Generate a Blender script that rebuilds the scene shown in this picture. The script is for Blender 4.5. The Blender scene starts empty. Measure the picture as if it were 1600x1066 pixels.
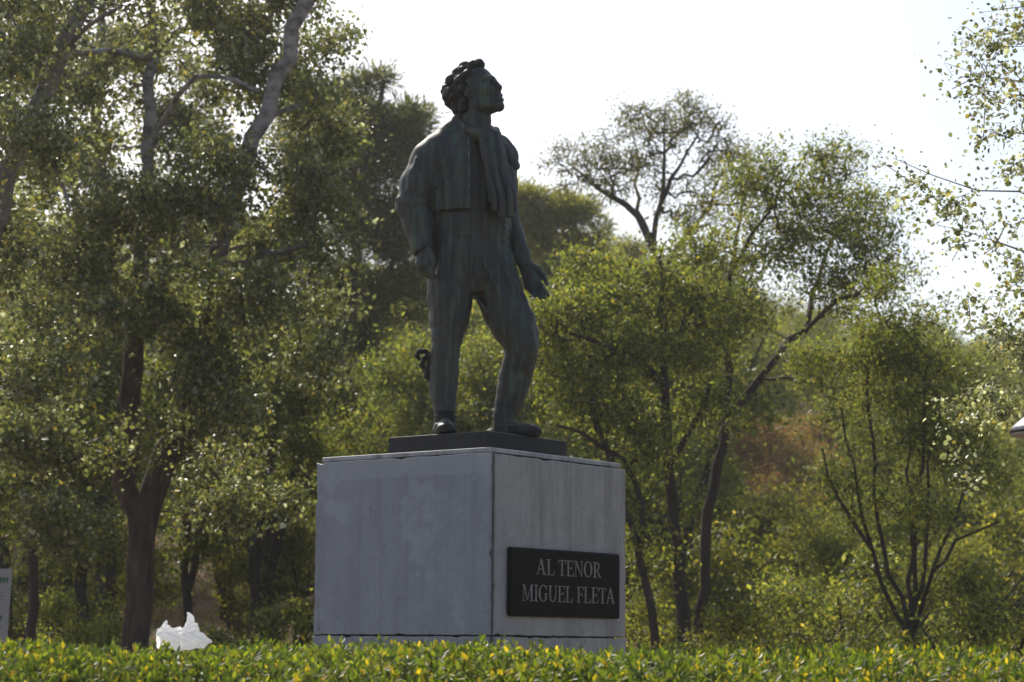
import bpy, math, random
import numpy as np
from mathutils import Vector, Matrix

# ------------------------------------------------------------------ camera, sky, sun, exposure
SC = bpy.context.scene
COL = SC.collection
FPX, CX, CY = 3317.0, 800.0, 533.0          # focal length and centre in photograph pixels (1600 x 1066)
PITCH, ROLL = math.atan((1009 - 533) / FPX), 0.008
CAM = np.array([0.0, 0.0, 1.55])
_F = np.array([0, math.cos(PITCH), math.sin(PITCH)])
_R0 = np.array([1.0, 0, 0]); _U0 = np.array([0, -math.sin(PITCH), math.cos(PITCH)])
_R = math.cos(ROLL) * _R0 + math.sin(ROLL) * _U0
_U = -math.sin(ROLL) * _R0 + math.cos(ROLL) * _U0

def W(x, y, Y):
    """point at world depth Y seen at photograph pixel (x, y)"""
    d = _F + _R * ((x - CX) / FPX) - _U * ((y - CY) / FPX)
    return CAM + d * (Y / d[1])

cam_d = bpy.data.cameras.new('camera'); cam = bpy.data.objects.new('camera', cam_d); COL.objects.link(cam)
cam_d.sensor_width = 36; cam_d.lens = 36 * FPX / 1600; cam_d.clip_end = 5000; cam_d.clip_start = 0.1
cam.matrix_world = Matrix(((_R[0], _U[0], -_F[0], CAM[0]), (_R[1], _U[1], -_F[1], CAM[1]), (_R[2], _U[2], -_F[2], CAM[2]), (0, 0, 0, 1)))
cam_d.dof.use_dof = True; cam_d.dof.focus_distance = 12.3; cam_d.dof.aperture_fstop = 4.0
SC.camera = cam

SUN_EL, SUN_AZ = math.radians(43), math.radians(-24)     # azimuth from +Y towards +X: the sun stands behind the statue, a little left
wd = bpy.data.worlds.new('World'); SC.world = wd; wd.use_nodes = True
nt = wd.node_tree; bg = nt.nodes['Background']
sky = nt.nodes.new('ShaderNodeTexSky'); sky.sky_type = 'NISHITA'; sky.sun_disc = False
sky.sun_elevation = SUN_EL; sky.sun_rotation = SUN_AZ; sky.dust_density = 3.0; sky.air_density = 1.0; sky.ozone_density = 1.2
nt.links.new(sky.outputs[0], bg.inputs[0]); bg.inputs[1].default_value = 0.13
sun_d = bpy.data.lights.new('sun', 'SUN'); sun = bpy.data.objects.new('sun', sun_d); COL.objects.link(sun)
sun_d.energy = 4.2; sun_d.angle = math.radians(0.53); sun_d.color = (1.0, 0.93, 0.82)
_sv = Vector((math.sin(SUN_AZ) * math.cos(SUN_EL), math.cos(SUN_AZ) * math.cos(SUN_EL), math.sin(SUN_EL)))
sun.rotation_euler = _sv.to_track_quat('Z', 'Y').to_euler(); sun.location = _sv * 60
SC.view_settings.view_transform = 'Standard'; SC.view_settings.look = 'None'
SC.view_settings.exposure = 0.35; SC.view_settings.gamma = 1.0; SC.view_settings.use_curve_mapping = False
SC.render.engine = 'CYCLES'
SC.cycles.max_bounces = 8; SC.cycles.diffuse_bounces = 4; SC.cycles.transmission_bounces = 6; SC.cycles.transparent_max_bounces = 8
SC.cycles.use_denoising = True; SC.cycles.sample_clamp_indirect = 6.0; SC.cycles.caustics_reflective = False; SC.cycles.caustics_refractive = False

# ------------------------------------------------------------------ helpers
def tag(o, label=None, cat=None, group=None, kind=None):
    if label: o['label'] = label
    if cat: o['category'] = cat
    if group: o['group'] = group
    if kind: o['kind'] = kind
    return o

def empty(name, loc, label=None, cat=None, group=None):
    o = bpy.data.objects.new(name, None); COL.objects.link(o); o.location = Vector(loc); o.empty_display_size = 0.2
    return tag(o, label, cat, group)

def mesh_np(name, V, faces, mat=None, col=None, smooth=False):
    """V (n,3); faces: one (m,k) array or a list of such arrays"""
    me = bpy.data.meshes.new(name)
    V = np.asarray(V, dtype=np.float32)
    fl = [np.asarray(f, dtype=np.int32) for f in (faces if isinstance(faces, list) else [faces])]
    fl = [f for f in fl if len(f)]
    me.vertices.add(len(V)); me.vertices.foreach_set('co', V.ravel())
    loops = np.concatenate([f.ravel() for f in fl]); tot = np.concatenate([np.full(len(f), f.shape[1], np.int32) for f in fl])
    me.loops.add(len(loops)); me.loops.foreach_set('vertex_index', loops)
    me.polygons.add(len(tot)); st = np.zeros(len(tot), np.int32); st[1:] = np.cumsum(tot)[:-1]
    me.polygons.foreach_set('loop_start', st)
    me.polygons.foreach_set('use_smooth', np.full(len(tot), bool(smooth)))
    if col is not None:
        a = me.color_attributes.new('Col', 'FLOAT_COLOR', 'POINT')
        c = np.ones((len(V), 4), np.float32); c[:, :3] = col; a.data.foreach_set('color', c.ravel())
    me.update(calc_edges=True); me.validate()
    if mat: me.materials.append(mat)
    return me

def obj(name, me, parent=None, loc=None):
    o = bpy.data.objects.new(name, me); COL.objects.link(o)
    if parent is not None: o.parent = parent
    if loc is not None: o.location = Vector(loc)
    return o

def box_vf(c, ax, ay, az, sx, sy, sz):
    """box with centre c, axis vectors and full sizes"""
    c, ax, ay, az = (np.asarray(v, float) for v in (c, ax, ay, az))
    V = [c + ax * sx * i / 2 + ay * sy * j / 2 + az * sz * k / 2 for k in (-1, 1) for j in (-1, 1) for i in (-1, 1)]
    F = [(0, 2, 3, 1), (4, 5, 7, 6), (0, 1, 5, 4), (2, 6, 7, 3), (0, 4, 6, 2), (1, 3, 7, 5)]
    return np.array(V), np.array(F)

def bevel_obj(o, w=0.004, seg=2):
    m = o.modifiers.new('bevel', 'BEVEL'); m.width = w; m.segments = seg; m.limit_method = 'ANGLE'; m.angle_limit = math.radians(40)
    return o

def join_vf(parts):
    Vs, Fs, n = [], [], 0
    for V, F in parts:
        Vs.append(np.asarray(V)); Fs.append(np.asarray(F) + n); n += len(V)
    return np.concatenate(Vs), Fs

# ------------------------------------------------------------------ materials
def new_mat(name):
    m = bpy.data.materials.new(name); m.use_nodes = True
    n = m.node_tree.nodes; l = m.node_tree.links; n.clear()
    out = n.new('ShaderNodeOutputMaterial'); b = n.new('ShaderNodeBsdfPrincipled'); l.new(b.outputs[0], out.inputs[0])
    return m, n, l, b, out

def nz(n, l, vec, scale, detail=4, rough=0.55, stretch=None):
    if stretch:
        mp = n.new('ShaderNodeMapping'); mp.inputs['Scale'].default_value = stretch; l.new(vec, mp.inputs[0]); vec = mp.outputs[0]
    t = n.new('ShaderNodeTexNoise'); t.inputs['Scale'].default_value = scale; t.inputs['Detail'].default_value = detail
    t.inputs['Roughness'].default_value = rough; l.new(vec, t.inputs['Vector']); return t.outputs['Fac']

def ramp(n, l, fac, stops):
    r = n.new('ShaderNodeValToRGB'); e = r.color_ramp.elements
    while len(e) < len(stops): e.new(0.5)
    for k, (p, c) in enumerate(stops):
        e[k].position = p; e[k].color = (*c, 1) if len(c) == 3 else c
    l.new(fac, r.inputs[0]); return r.outputs[0]

def mixc(n, l, fac, a, b, mode='MIX'):
    m = n.new('ShaderNodeMix'); m.data_type = 'RGBA'; m.blend_type = mode
    for s, v in ((0, fac), (6, a), (7, b)):
        if hasattr(v, 'links') or hasattr(v, 'is_linked'): l.new(v, m.inputs[s])
        else: m.inputs[s].default_value = v if s == 0 else (*v, 1)
    return m.outputs[2]

def bump(n, l, h, strength, dist, b):
    bp = n.new('ShaderNodeBump'); bp.inputs['Strength'].default_value = strength; bp.inputs['Distance'].default_value = dist
    l.new(h, bp.inputs['Height']); l.new(bp.outputs[0], b.inputs['Normal'])

def geo_pos(n):
    g = n.new('ShaderNodeNewGeometry'); return g.outputs['Position']

def leaf_mat(name, rough=0.5, trans=0.55, tint=(1.6, 1.55, 0.65), spec=0.36):
    m, n, l, b, out = new_mat(name)
    at = n.new('ShaderNodeAttribute'); at.attribute_name = 'Col'
    l.new(at.outputs['Color'], b.inputs['Base Color']); b.inputs['Roughness'].default_value = rough; b.inputs['Specular IOR Level'].default_value = spec
    tr = n.new('ShaderNodeBsdfTranslucent'); l.new(mixc(n, l, 1.0, at.outputs['Color'], tint, 'MULTIPLY'), tr.inputs[0])
    mx = n.new('ShaderNodeMixShader'); mx.inputs[0].default_value = trans
    l.new(b.outputs[0], mx.inputs[1]); l.new(tr.outputs[0], mx.inputs[2]); l.new(mx.outputs[0], out.inputs[0])
    return m

def bark_mat(name, c0, c1, c2, scale=6.0, stretch=(1, 1, 0.25), rough=0.9, bstr=0.7, pale=None):
    m, n, l, b, out = new_mat(name); p = geo_pos(n)
    a = nz(n, l, p, scale, 6, 0.65, stretch); c = nz(n, l, p, scale * 0.3, 3)
    cc = mixc(n, l, c, ramp(n, l, a, [(0.3, c0), (0.55, c1), (0.75, c2)]), c0)
    if pale:                                # poplar bark turns smooth and pale higher up the stem
        sx = n.new('ShaderNodeSeparateXYZ'); l.new(p, sx.inputs[0]); mr = n.new('ShaderNodeMapRange'); l.new(sx.outputs[2], mr.inputs['Value'])
        mr.inputs['From Min'].default_value = pale[0]; mr.inputs['From Max'].default_value = pale[1]
        cc = mixc(n, l, mr.outputs[0], cc, ramp(n, l, nz(n, l, p, 5, 4, 0.6, (1, 1, 1.6)), [(0.35, (0.13, 0.11, 0.1)), (0.6, (0.38, 0.35, 0.32))]))
    l.new(cc, b.inputs['Base Color'])
    b.inputs['Roughness'].default_value = rough; b.inputs['Specular IOR Level'].default_value = 0.2
    bump(n, l, nz(n, l, p, scale * 3, 5, 0.7, stretch), bstr, 0.03, b)
    return m

def bronze_mat(name, dark=(0.036, 0.037, 0.037), green=(0.085, 0.118, 0.08), brown=(0.066, 0.061, 0.056)):
    m, n, l, b, out = new_mat(name); p = geo_pos(n)
    streak = nz(n, l, p, 26, 5, 0.6, (1, 1, 0.09)); blot = nz(n, l, p, 5, 4); fine = nz(n, l, p, 90, 3)
    c = ramp(n, l, blot, [(0.35, dark), (0.62, brown)])
    c = mixc(n, l, ramp(n, l, streak, [(0.47, (0, 0, 0)), (0.68, (1, 1, 1))]), c, green)
    l.new(mixc(n, l, ramp(n, l, fine, [(0.55, (0, 0, 0)), (0.8, (0.5, 0.5, 0.5))]), c, (0.075, 0.078, 0.075)), b.inputs['Base Color'])
    b.inputs['Metallic'].default_value = 0.12; b.inputs['Specular IOR Level'].default_value = 0.35
    l.new(ramp(n, l, blot, [(0.3, (0.5,) * 3), (0.7, (0.72,) * 3)]), b.inputs['Roughness'])
    bump(n, l, nz(n, l, p, 55, 4, 0.6, (1, 1, 0.5)), 0.25, 0.006, b)
    return m

def flat_mat(name, c, rough=0.6, metal=0.0, spec=0.5, var=0.25, scale=8):
    m, n, l, b, out = new_mat(name); p = geo_pos(n)
    d = tuple(v * (1 - var) for v in c)
    l.new(ramp(n, l, nz(n, l, p, scale, 5), [(0.3, d), (0.7, c)]), b.inputs['Base Color'])
    b.inputs['Roughness'].default_value = rough; b.inputs['Metallic'].default_value = metal; b.inputs['Specular IOR Level'].default_value = spec
    return m

def stone_mat(name, base, warm, stain, drips=0.5, patches=False, band_z=None):
    m, n, l, b, out = new_mat(name); p = geo_pos(n)
    cloud = nz(n, l, p, 4.5, 8, 0.75); fine = nz(n, l, p, 60, 4, 0.7)
    c = ramp(n, l, cloud, [(0.3, base), (0.7, warm)])
    drip = nz(n, l, p, 9, 5, 0.65, (1, 1, 0.06))
    c = mixc(n, l, ramp(n, l, drip, [(0.5, (0, 0, 0)), (0.72, (drips,) * 3)]), c, stain)
    c = mixc(n, l, ramp(n, l, fine, [(0.45, (0, 0, 0)), (0.75, (0.35,) * 3)]), c, tuple(v * 0.6 for v in base))
    str2 = nz(n, l, p, 5.5, 2, 0.4, (1, 1, 0.02))
    c = mixc(n, l, ramp(n, l, str2, [(0.52, (0, 0, 0)), (0.6, (drips * 0.35,) * 3), (0.64, (0, 0, 0))]), c, stain)
    speck = nz(n, l, p, 26, 3, 0.6, (1, 1, 0.45))
    c = mixc(n, l, ramp(n, l, speck, [(0.66, (0, 0, 0)), (0.74, (0.5,) * 3)]), c, tuple(v * 0.45 for v in stain))
    if band_z is not None:                  # an overpainted field ends in a ragged line below the top of the slab
        sx = n.new('ShaderNodeSeparateXYZ'); l.new(p, sx.inputs[0])
        ad = n.new('ShaderNodeMath'); ad.operation = 'MULTIPLY_ADD'; l.new(nz(n, l, p, 5, 2), ad.inputs[0]); ad.inputs[1].default_value = 0.02; l.new(sx.outputs[2], ad.inputs[2])
        mr = n.new('ShaderNodeMapRange'); mr.inputs['From Min'].default_value = band_z; mr.inputs['From Max'].default_value = band_z + 0.012; l.new(ad.outputs[0], mr.inputs['Value'])
        mr.inputs['To Max'].default_value = 0.75
        c = mixc(n, l, mr.outputs[0], c, warm)
    if patches:                             # paler scrubbed patches
        pn = nz(n, l, p, 3.1, 3, 0.75)
        c = mixc(n, l, ramp(n, l, pn, [(0.58, (0, 0, 0)), (0.65, (0.3,) * 3)]), c, tuple(min(1, v * 1.3) for v in warm))
    l.new(c, b.inputs['Base Color']); b.inputs['Roughness'].default_value = 0.55; b.inputs['Specular IOR Level'].default_value = 0.35
    bump(n, l, nz(n, l, p, 35, 5, 0.65), 0.2, 0.01, b)
    return m

M_BRONZE = bronze_mat('bronze_patina')
M_BRONZE_DARK = bronze_mat('bronze_dark', (0.013, 0.013, 0.014), (0.02, 0.023, 0.021), (0.022, 0.02, 0.019))
M_LEAF = leaf_mat('leaf_broad'); M_POPLAR = leaf_mat('leaf_poplar', 0.42, 0.5, (1.35, 1.35, 0.8), 0.45)
M_HEDGE = leaf_mat('leaf_hedge', 0.5, 0.5, (1.6, 1.6, 0.5), 0.5); M_PINE = leaf_mat('pine_needles', 0.5, 0.5, (1.4, 1.4, 0.6), 0.3)
M_BARK = bark_mat('bark_brown', (0.045, 0.035, 0.03), (0.09, 0.072, 0.06), (0.15, 0.125, 0.105))
M_BARK_POPLAR = bark_mat('bark_poplar', (0.12, 0.105, 0.095), (0.36, 0.33, 0.30), (0.6, 0.57, 0.53), 4.5, (1, 1, 0.8), 0.85)
M_BARK_RED = bark_mat('bark_red_brown', (0.04, 0.028, 0.023), (0.15, 0.11, 0.09), (0.29, 0.235, 0.2), 9, (1, 1, 0.22), 0.9, 1.0, (4.5, 7.5))
M_BARK_PINE = bark_mat('bark_pine', (0.05, 0.038, 0.032), (0.11, 0.08, 0.065), (0.17, 0.125, 0.1), 5)

# ------------------------------------------------------------------ terrain
def terrain(X, Y):
    X = np.asarray(X, float); Y = np.asarray(Y, float)
    t = np.clip((Y - 31) / 85.0, 0, 1); rise = 17.5 * (t * t * (3 - 2 * t) * 0.45 + t * 0.55)
    left = np.clip(-X / 40.0, -0.6, 1.0) * 3.0 * t
    und = (np.sin(X * 0.11 + Y * 0.05) * 0.5 + np.sin(X * 0.043 - Y * 0.09 + 1.3) * 0.8) * t * (1 - 0.3 * t)
    far = np.clip((np.abs(X) - 220) / 300.0, 0, 1)
    return (rise + left + und) * (1 - far)

def build_ground():
    ys = np.concatenate([np.arange(-60, 28, 8.0), np.arange(28, 130, 1.5), np.arange(130, 400, 20.0), np.geomspace(400, 1500, 8)])
    xs = np.concatenate([-np.geomspace(1500, 90, 10), np.arange(-84, 85, 2.0), np.geomspace(90, 1500, 10)])
    X, Y = np.meshgrid(xs, ys); Z = terrain(X, Y)
    rng = np.random.default_rng(3); Z = Z + rng.normal(0, 0.06, Z.shape) * (Y > 33) * (Y < 140)
    ny, nx = X.shape; V = np.stack([X, Y, Z], -1).reshape(-1, 3)
    i = np.arange(ny * nx).reshape(ny, nx)
    F = np.stack([i[:-1, :-1], i[:-1, 1:], i[1:, 1:], i[1:, :-1]], -1).reshape(-1, 4)
    m, n, l, b, out = new_mat('dry_earth'); p = geo_pos(n)
    c = ramp(n, l, nz(n, l, p, 0.35, 6, 0.65), [(0.3, (0.10, 0.075, 0.05)), (0.5, (0.19, 0.135, 0.095)), (0.7, (0.13, 0.125, 0.05))])
    c = mixc(n, l, ramp(n, l, nz(n, l, p, 4.5, 6, 0.7), [(0.4, (0, 0, 0)), (0.7, (0.8,) * 3)]), c, (0.25, 0.18, 0.12))
    l.new(c, b.inputs['Base Color']); b.inputs['Roughness'].default_value = 0.95; b.inputs['Specular IOR Level'].default_value = 0.1
    bump(n, l, nz(n, l, p, 7, 6, 0.7), 0.8, 0.1, b)
    o = obj('ground', mesh_np('ground', V, F, m, smooth=True)); tag(o, 'dry brown earth rising to a wooded hillside', kind='structure')
build_ground()

# ------------------------------------------------------------------ trees
def resample(pts, seg):
    pts = np.asarray(pts, float); d = np.linalg.norm(np.diff(pts, axis=0), axis=1); s = np.concatenate([[0], np.cumsum(d)])
    n = max(2, int(math.ceil(s[-1] / seg)) + 1); t = np.linspace(0, s[-1], n)
    # smooth (Catmull-like) by interpolating then averaging
    q = np.stack([np.interp(t, s, pts[:, k]) for k in range(3)], -1)
    for _ in range(2): q[1:-1] = (q[:-2] + 2 * q[1:-1] + q[2:]) / 4
    return q, t / s[-1]

def skeleton(stems, targets, rng, seg=0.35, tip_r=0.006, expo=2.4, wander=0.12):
    pos, par, rmin, leafy = [], [], [], []
    for k, (pts, r0, r1) in enumerate(stems):
        q, t = resample(pts, seg)
        q[1:-1] += rng.normal(0, 0.025 * seg / 0.35, q[1:-1].shape)
        start = -1
        if k:
            P = np.array(pos); start = int(np.argmin(((P - q[0]) ** 2).sum(1)))
        for j in range(len(q)):
            if k and j == 0: continue
            pos.append(q[j]); par.append(len(pos) - 2 if j > (1 if k else 0) else start); rmin.append(r0 + (r1 - r0) * t[j]); leafy.append(k > 0 and r0 + (r1 - r0) * t[j] < 0.0105)
    n0 = len(pos); cap = n0 + len(targets) * 14 + 10
    P = np.zeros((cap, 3)); P[:n0] = pos; cnt = n0
    D = np.array([np.min(((P[:n0] - t) ** 2).sum(1)) for t in targets]) if len(targets) else np.zeros(0)
    for ti in np.argsort(D):
        t = targets[ti]; v = P[:cnt] - t; d = np.linalg.norm(v, axis=1)
        cost = d + 0.45 * np.maximum(0, v[:, 2]) ; j = int(np.argmin(cost)); L = d[j]
        m = min(12, max(1, int(round(L / seg)))); a = P[j].copy(); bow = rng.normal(0, wander * L, 3); bow[2] = abs(bow[2]) * 0.6
        prev = j
        for k in range(1, m + 1):
            s = k / m; q = a + (t - a) * s + bow * 4 * s * (1 - s) * 0.5 + rng.normal(0, 0.02, 3)
            P[cnt] = q; par.append(prev); rmin.append(0.0); leafy.append(s > 0.35 or L < 0.8); prev = cnt; cnt += 1
    P = P[:cnt]; par = np.array(par); rmin = np.array(rmin); leafy = np.array(leafy)
    acc = np.zeros(cnt); kids = np.zeros(cnt, int)
    for i in range(cnt - 1, -1, -1):
        if kids[i] == 0: acc[i] = tip_r ** expo
        if par[i] >= 0: acc[par[i]] += acc[i] + (0.0006 ** expo); kids[par[i]] += 1
    r = acc ** (1 / expo)
    r = np.where(rmin > 0, np.maximum(rmin, np.minimum(r, rmin * 1.15)), r)
    for i in range(cnt):
        if par[i] >= 0: r[i] = min(r[i], r[par[i]])
    return P, par, r, leafy

def tubes(P, par, r, rmin_draw=0.0):
    ch = [[] for _ in range(len(P))]
    for i, p in enumerate(par):
        if p >= 0: ch[p].append(i)
    Vs, F3, n = [], [], 0
    starts = [(-1, i) for i in range(len(P)) if par[i] < 0]
    while starts:
        p, i = starts.pop(); chain = ([p] if p >= 0 else []) + [i]; cur = i
        while ch[cur]:
            k = ch[cur]; b = max(k, key=lambda q: r[q])
            for q in k:
                if q != b: starts.append((cur, q))
            chain.append(b); cur = b
        if len(chain) < 2: continue
        q = P[chain]; rr = r[chain].copy()
        if p >= 0: rr[0] = rr[1] * 1.1
        if rr.max() < rmin_draw: continue
        ns = 12 if rr.max() > 0.09 else (7 if rr.max() > 0.03 else (5 if rr.max() > 0.012 else 3))
        T = np.gradient(q, axis=0); T /= np.linalg.norm(T, axis=1)[:, None] + 1e-9
        avg = q[-1] - q[0]; ref = np.array([1.0, 0.13, 0.07]) if abs(avg[0]) < 0.7 * np.linalg.norm(avg) else np.array([0.1, 1.0, 0.05])
        A = np.cross(T, ref); A /= np.linalg.norm(A, axis=1)[:, None] + 1e-9; B = np.cross(T, A)
        th = np.arange(ns) * 2 * math.pi / ns
        rad = rr[:, None] * np.ones(ns)[None]
        if ns >= 7:
            rad = rad * (1 + 0.07 * np.sin(th * 2 + q[:, 2:3] * 1.1) + 0.05 * np.sin(th * 3 - q[:, 2:3] * 2.3))
        ring = q[:, None] + rad[..., None] * (np.cos(th)[None, :, None] * A[:, None] + np.sin(th)[None, :, None] * B[:, None])
        Vs.append(ring.reshape(-1, 3)); m = len(chain)
        i0 = n + (np.arange(m - 1)[:, None] * ns + np.arange(ns)[None]); i1 = n + (np.arange(m - 1)[:, None] * ns + (np.arange(ns)[None] + 1) % ns)
        F3.append(np.stack([i0, i1, i1 + ns, i0 + ns], -1).reshape(-1, 4)); n += m * ns
    return np.concatenate(Vs), np.concatenate(F3)

def unit(v): return v / (np.linalg.norm(v, axis=-1, keepdims=True) + 1e-9)

def leaf_geo(Pn, Ax, Nn, L, Wd, shape='diamond', fold=0.12):
    """leaf polygons: base Pn, axis Ax, rough normal Nn"""
    S = unit(np.cross(Ax, Nn)); Nr = np.cross(S, Ax); L = L[:, None]; Wd = Wd[:, None]
    if shape == 'diamond':
        pts = [Pn, Pn + Ax * L * 0.5 + S * Wd / 2 + Nr * Wd * fold, Pn + Ax * L, Pn + Ax * L * 0.5 - S * Wd / 2 + Nr * Wd * fold]
    else:
        pts = [Pn, Pn + Ax * L * 0.28 + S * Wd * 0.46 + Nr * Wd * fold, Pn + Ax * L * 0.66 + S * Wd * 0.42 + Nr * Wd * fold * 0.6, Pn + Ax * L,
               Pn + Ax * L * 0.66 - S * Wd * 0.42 + Nr * Wd * fold * 0.6, Pn + Ax * L * 0.28 - S * Wd * 0.46 + Nr * Wd * fold]
    k = len(pts); V = np.stack(pts, 1).reshape(-1, 3); n = len(Pn)
    if shape == 'diamond': F = np.arange(n * 4).reshape(n, 4)
    else:
        b = np.arange(n)[:, None] * 6; F = np.concatenate([b + np.array([[0, 1, 2, 3]]), b + np.array([[0, 3, 4, 5]])])
    return V, F, k

def scatter_leaves(P, leafy, rng, n, spread, size, aspect, palette, weights, droop=0.3, shape='diamond', clumpy=1.0, var=0.25, tuft=False):
    idx = np.where(leafy)[0]; w = rng.random(len(idx)) ** clumpy; w /= w.sum()
    c = rng.choice(idx, n, p=w); off = rng.normal(0, 1, (n, 3)); off *= spread * (0.45 + 0.55 * rng.random((n, 1))) ; off[:, 2] *= 0.75
    p = P[c] + off
    if tuft: ax = unit(off + rng.normal(0, 0.25 * spread, (n, 3)) + np.array([0, 0, 0.35 * spread]))
    else: ax = unit(rng.normal(0, 1, (n, 3)) + np.array([0, 0, -droop * 2]))
    nn = unit(rng.normal(0, 1, (n, 3)) + np.array([0, 0, 0.8]))
    L = size * np.clip(rng.lognormal(-0.05, 0.32, n), 0.4, 1.9); V, F, k = leaf_geo(p, ax, nn, L, L * aspect * rng.uniform(0.8, 1.15, n), shape)
    pal = np.array(palette); node_shift = rng.normal(0, var * 0.6, len(P))
    ci = rng.choice(len(pal), n, p=np.array(weights) / sum(weights))
    col = pal[ci] * np.clip(1 + rng.normal(0, var, n) + node_shift[c], 0.4, 1.8)[:, None]
    return V, F, np.repeat(col, k, 0)

def lobe_targets(lobes, n, rng, shell=0.5):
    w = np.array([l[1][0] * l[1][1] * l[1][2] for l in lobes]) ** 0.75; w /= w.sum(); out = []
    for k, (c, rd) in enumerate(lobes):
        m = max(3, int(round(n * w[k]))); mc = max(2, m // 5); v = unit(rng.normal(0, 1, (mc, 3))) * (rng.random((mc, 1)) ** (1 / 3 * shell * 1.2 + 0.05))
        v = v[rng.integers(0, mc, m)] * np.asarray(rd); v += rng.normal(0, 0.12 * np.mean(rd) + 0.06, (m, 3)) * np.array([1, 1, 0.6])   # sprays of twigs, gaps between them
        out.append(np.asarray(c) + v)
    return np.concatenate(out)

def make_tree(name, label, cat, stems, lobes, seed, nclump, nleaf, spread, size, aspect, palette, weights, mat, bark, group=None,
              seg=0.35, tip_r=0.006, droop=0.3, shape='diamond', clumpy=1.0, shell=0.5, wander=0.12, var=0.25, tuft=False, keep=None, rdraw=0.0):
    rng = np.random.default_rng(seed); base = np.asarray(stems[0][0][0], float)
    targets = lobe_targets(lobes, nclump, rng, shell)
    P, par, r, leafy = skeleton(stems, targets, rng, seg, tip_r, wander=wander)
    root = empty(name, base, label, cat, group)
    V, F = tubes(P - base, par, r, rdraw); obj('trunk', mesh_np('trunk', V, F, bark, smooth=True), root)
    V, F, col = scatter_leaves(P - base, leafy, rng, nleaf, spread, size, aspect, palette, weights, droop, shape, clumpy, var, tuft)
    cr = obj('crown', mesh_np('crown', V, F, mat, col), root); tag(cr, kind='stuff')
    return root, P, leafy

def px_stems(Y, stems, ground=True):
    out = []
    for k, (pts, r0, r1) in enumerate(stems):
        q = [W(p[0], p[1], Y + (p[2] if len(p) > 2 else 0)) for p in pts]
        if k == 0 and ground:
            q[0][2] = float(terrain(q[0][0], q[0][1])) - 0.05
        out.append((q, r0, r1))
    return out

def px_lobes(Y, lobes):
    out = []
    for l in lobes:
        x, y, rx, ry = l[:4]; dY = l[4] if len(l) > 4 else 0; s = (Y + dY) / FPX
        rd = l[5] if len(l) > 5 else 0.8 * (rx + ry) / 2 * s
        out.append((W(x, y, Y + dY), (rx * s, rd, ry * s)))
    return out

POPLAR_PAL = [(0.145, 0.165, 0.06), (0.21, 0.22, 0.085), (0.38, 0.40, 0.32), (0.34, 0.28, 0.07), (0.08, 0.1, 0.04)]
POPLAR_W = [5, 3, 1.5, 0.5, 3]
OLIVE_PAL = [(0.138, 0.17, 0.046), (0.215, 0.238, 0.06), (0.068, 0.093, 0.03), (0.33, 0.28, 0.065), (0.28, 0.29, 0.15)]
OLIVE_W = [5, 4, 3, 0.7, 0.7]
PINE_PAL = [(0.06, 0.08, 0.024), (0.14, 0.155, 0.038), (0.26, 0.25, 0.06)]
PINE_W = [4, 4, 1.5]

# ------------------------------------------------------------------ pedestal
AL = math.radians(37.5)
EL_ = np.array([-math.cos(AL), math.sin(AL), 0.0])      # along the left face, away from the near corner
ER_ = np.array([math.sin(AL), math.cos(AL), 0.0])       # along the right (plaque) face
EZ_ = np.array([0, 0, 1.0])
PC = W(765, 994, 12.0); PC[2] = 0.0
PS = 1.345
Z_JOINT = W(765, 994, 12.0)[2]
Z_CAP = W(765, 698, 12.0)[2]
Z_PAN = Z_CAP - 0.03
M_STONE_L = stone_mat('stone_overpainted', (0.285, 0.295, 0.318), (0.36, 0.367, 0.38), (0.19, 0.197, 0.212), 0.55, True, Z_PAN - 0.11)
M_STONE_R = stone_mat('stone_grey', (0.34, 0.32, 0.298), (0.47, 0.445, 0.415), (0.19, 0.18, 0.165), 0.7)
M_STONE_C = stone_mat('stone_cap', (0.40, 0.395, 0.39), (0.5, 0.49, 0.48), (0.1, 0.095, 0.09), 0.9)
M_CORE = flat_mat('mortar_core', (0.10, 0.095, 0.09), 0.95)
M_GRANITE = flat_mat('black_granite', (0.008, 0.008, 0.009), 0.34, 0, 0.08, 0.4, 60)
M_LETTER = flat_mat('incised_lettering', (0.36, 0.335, 0.30), 0.8, 0, 0.2, 0.35, 40)

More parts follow.
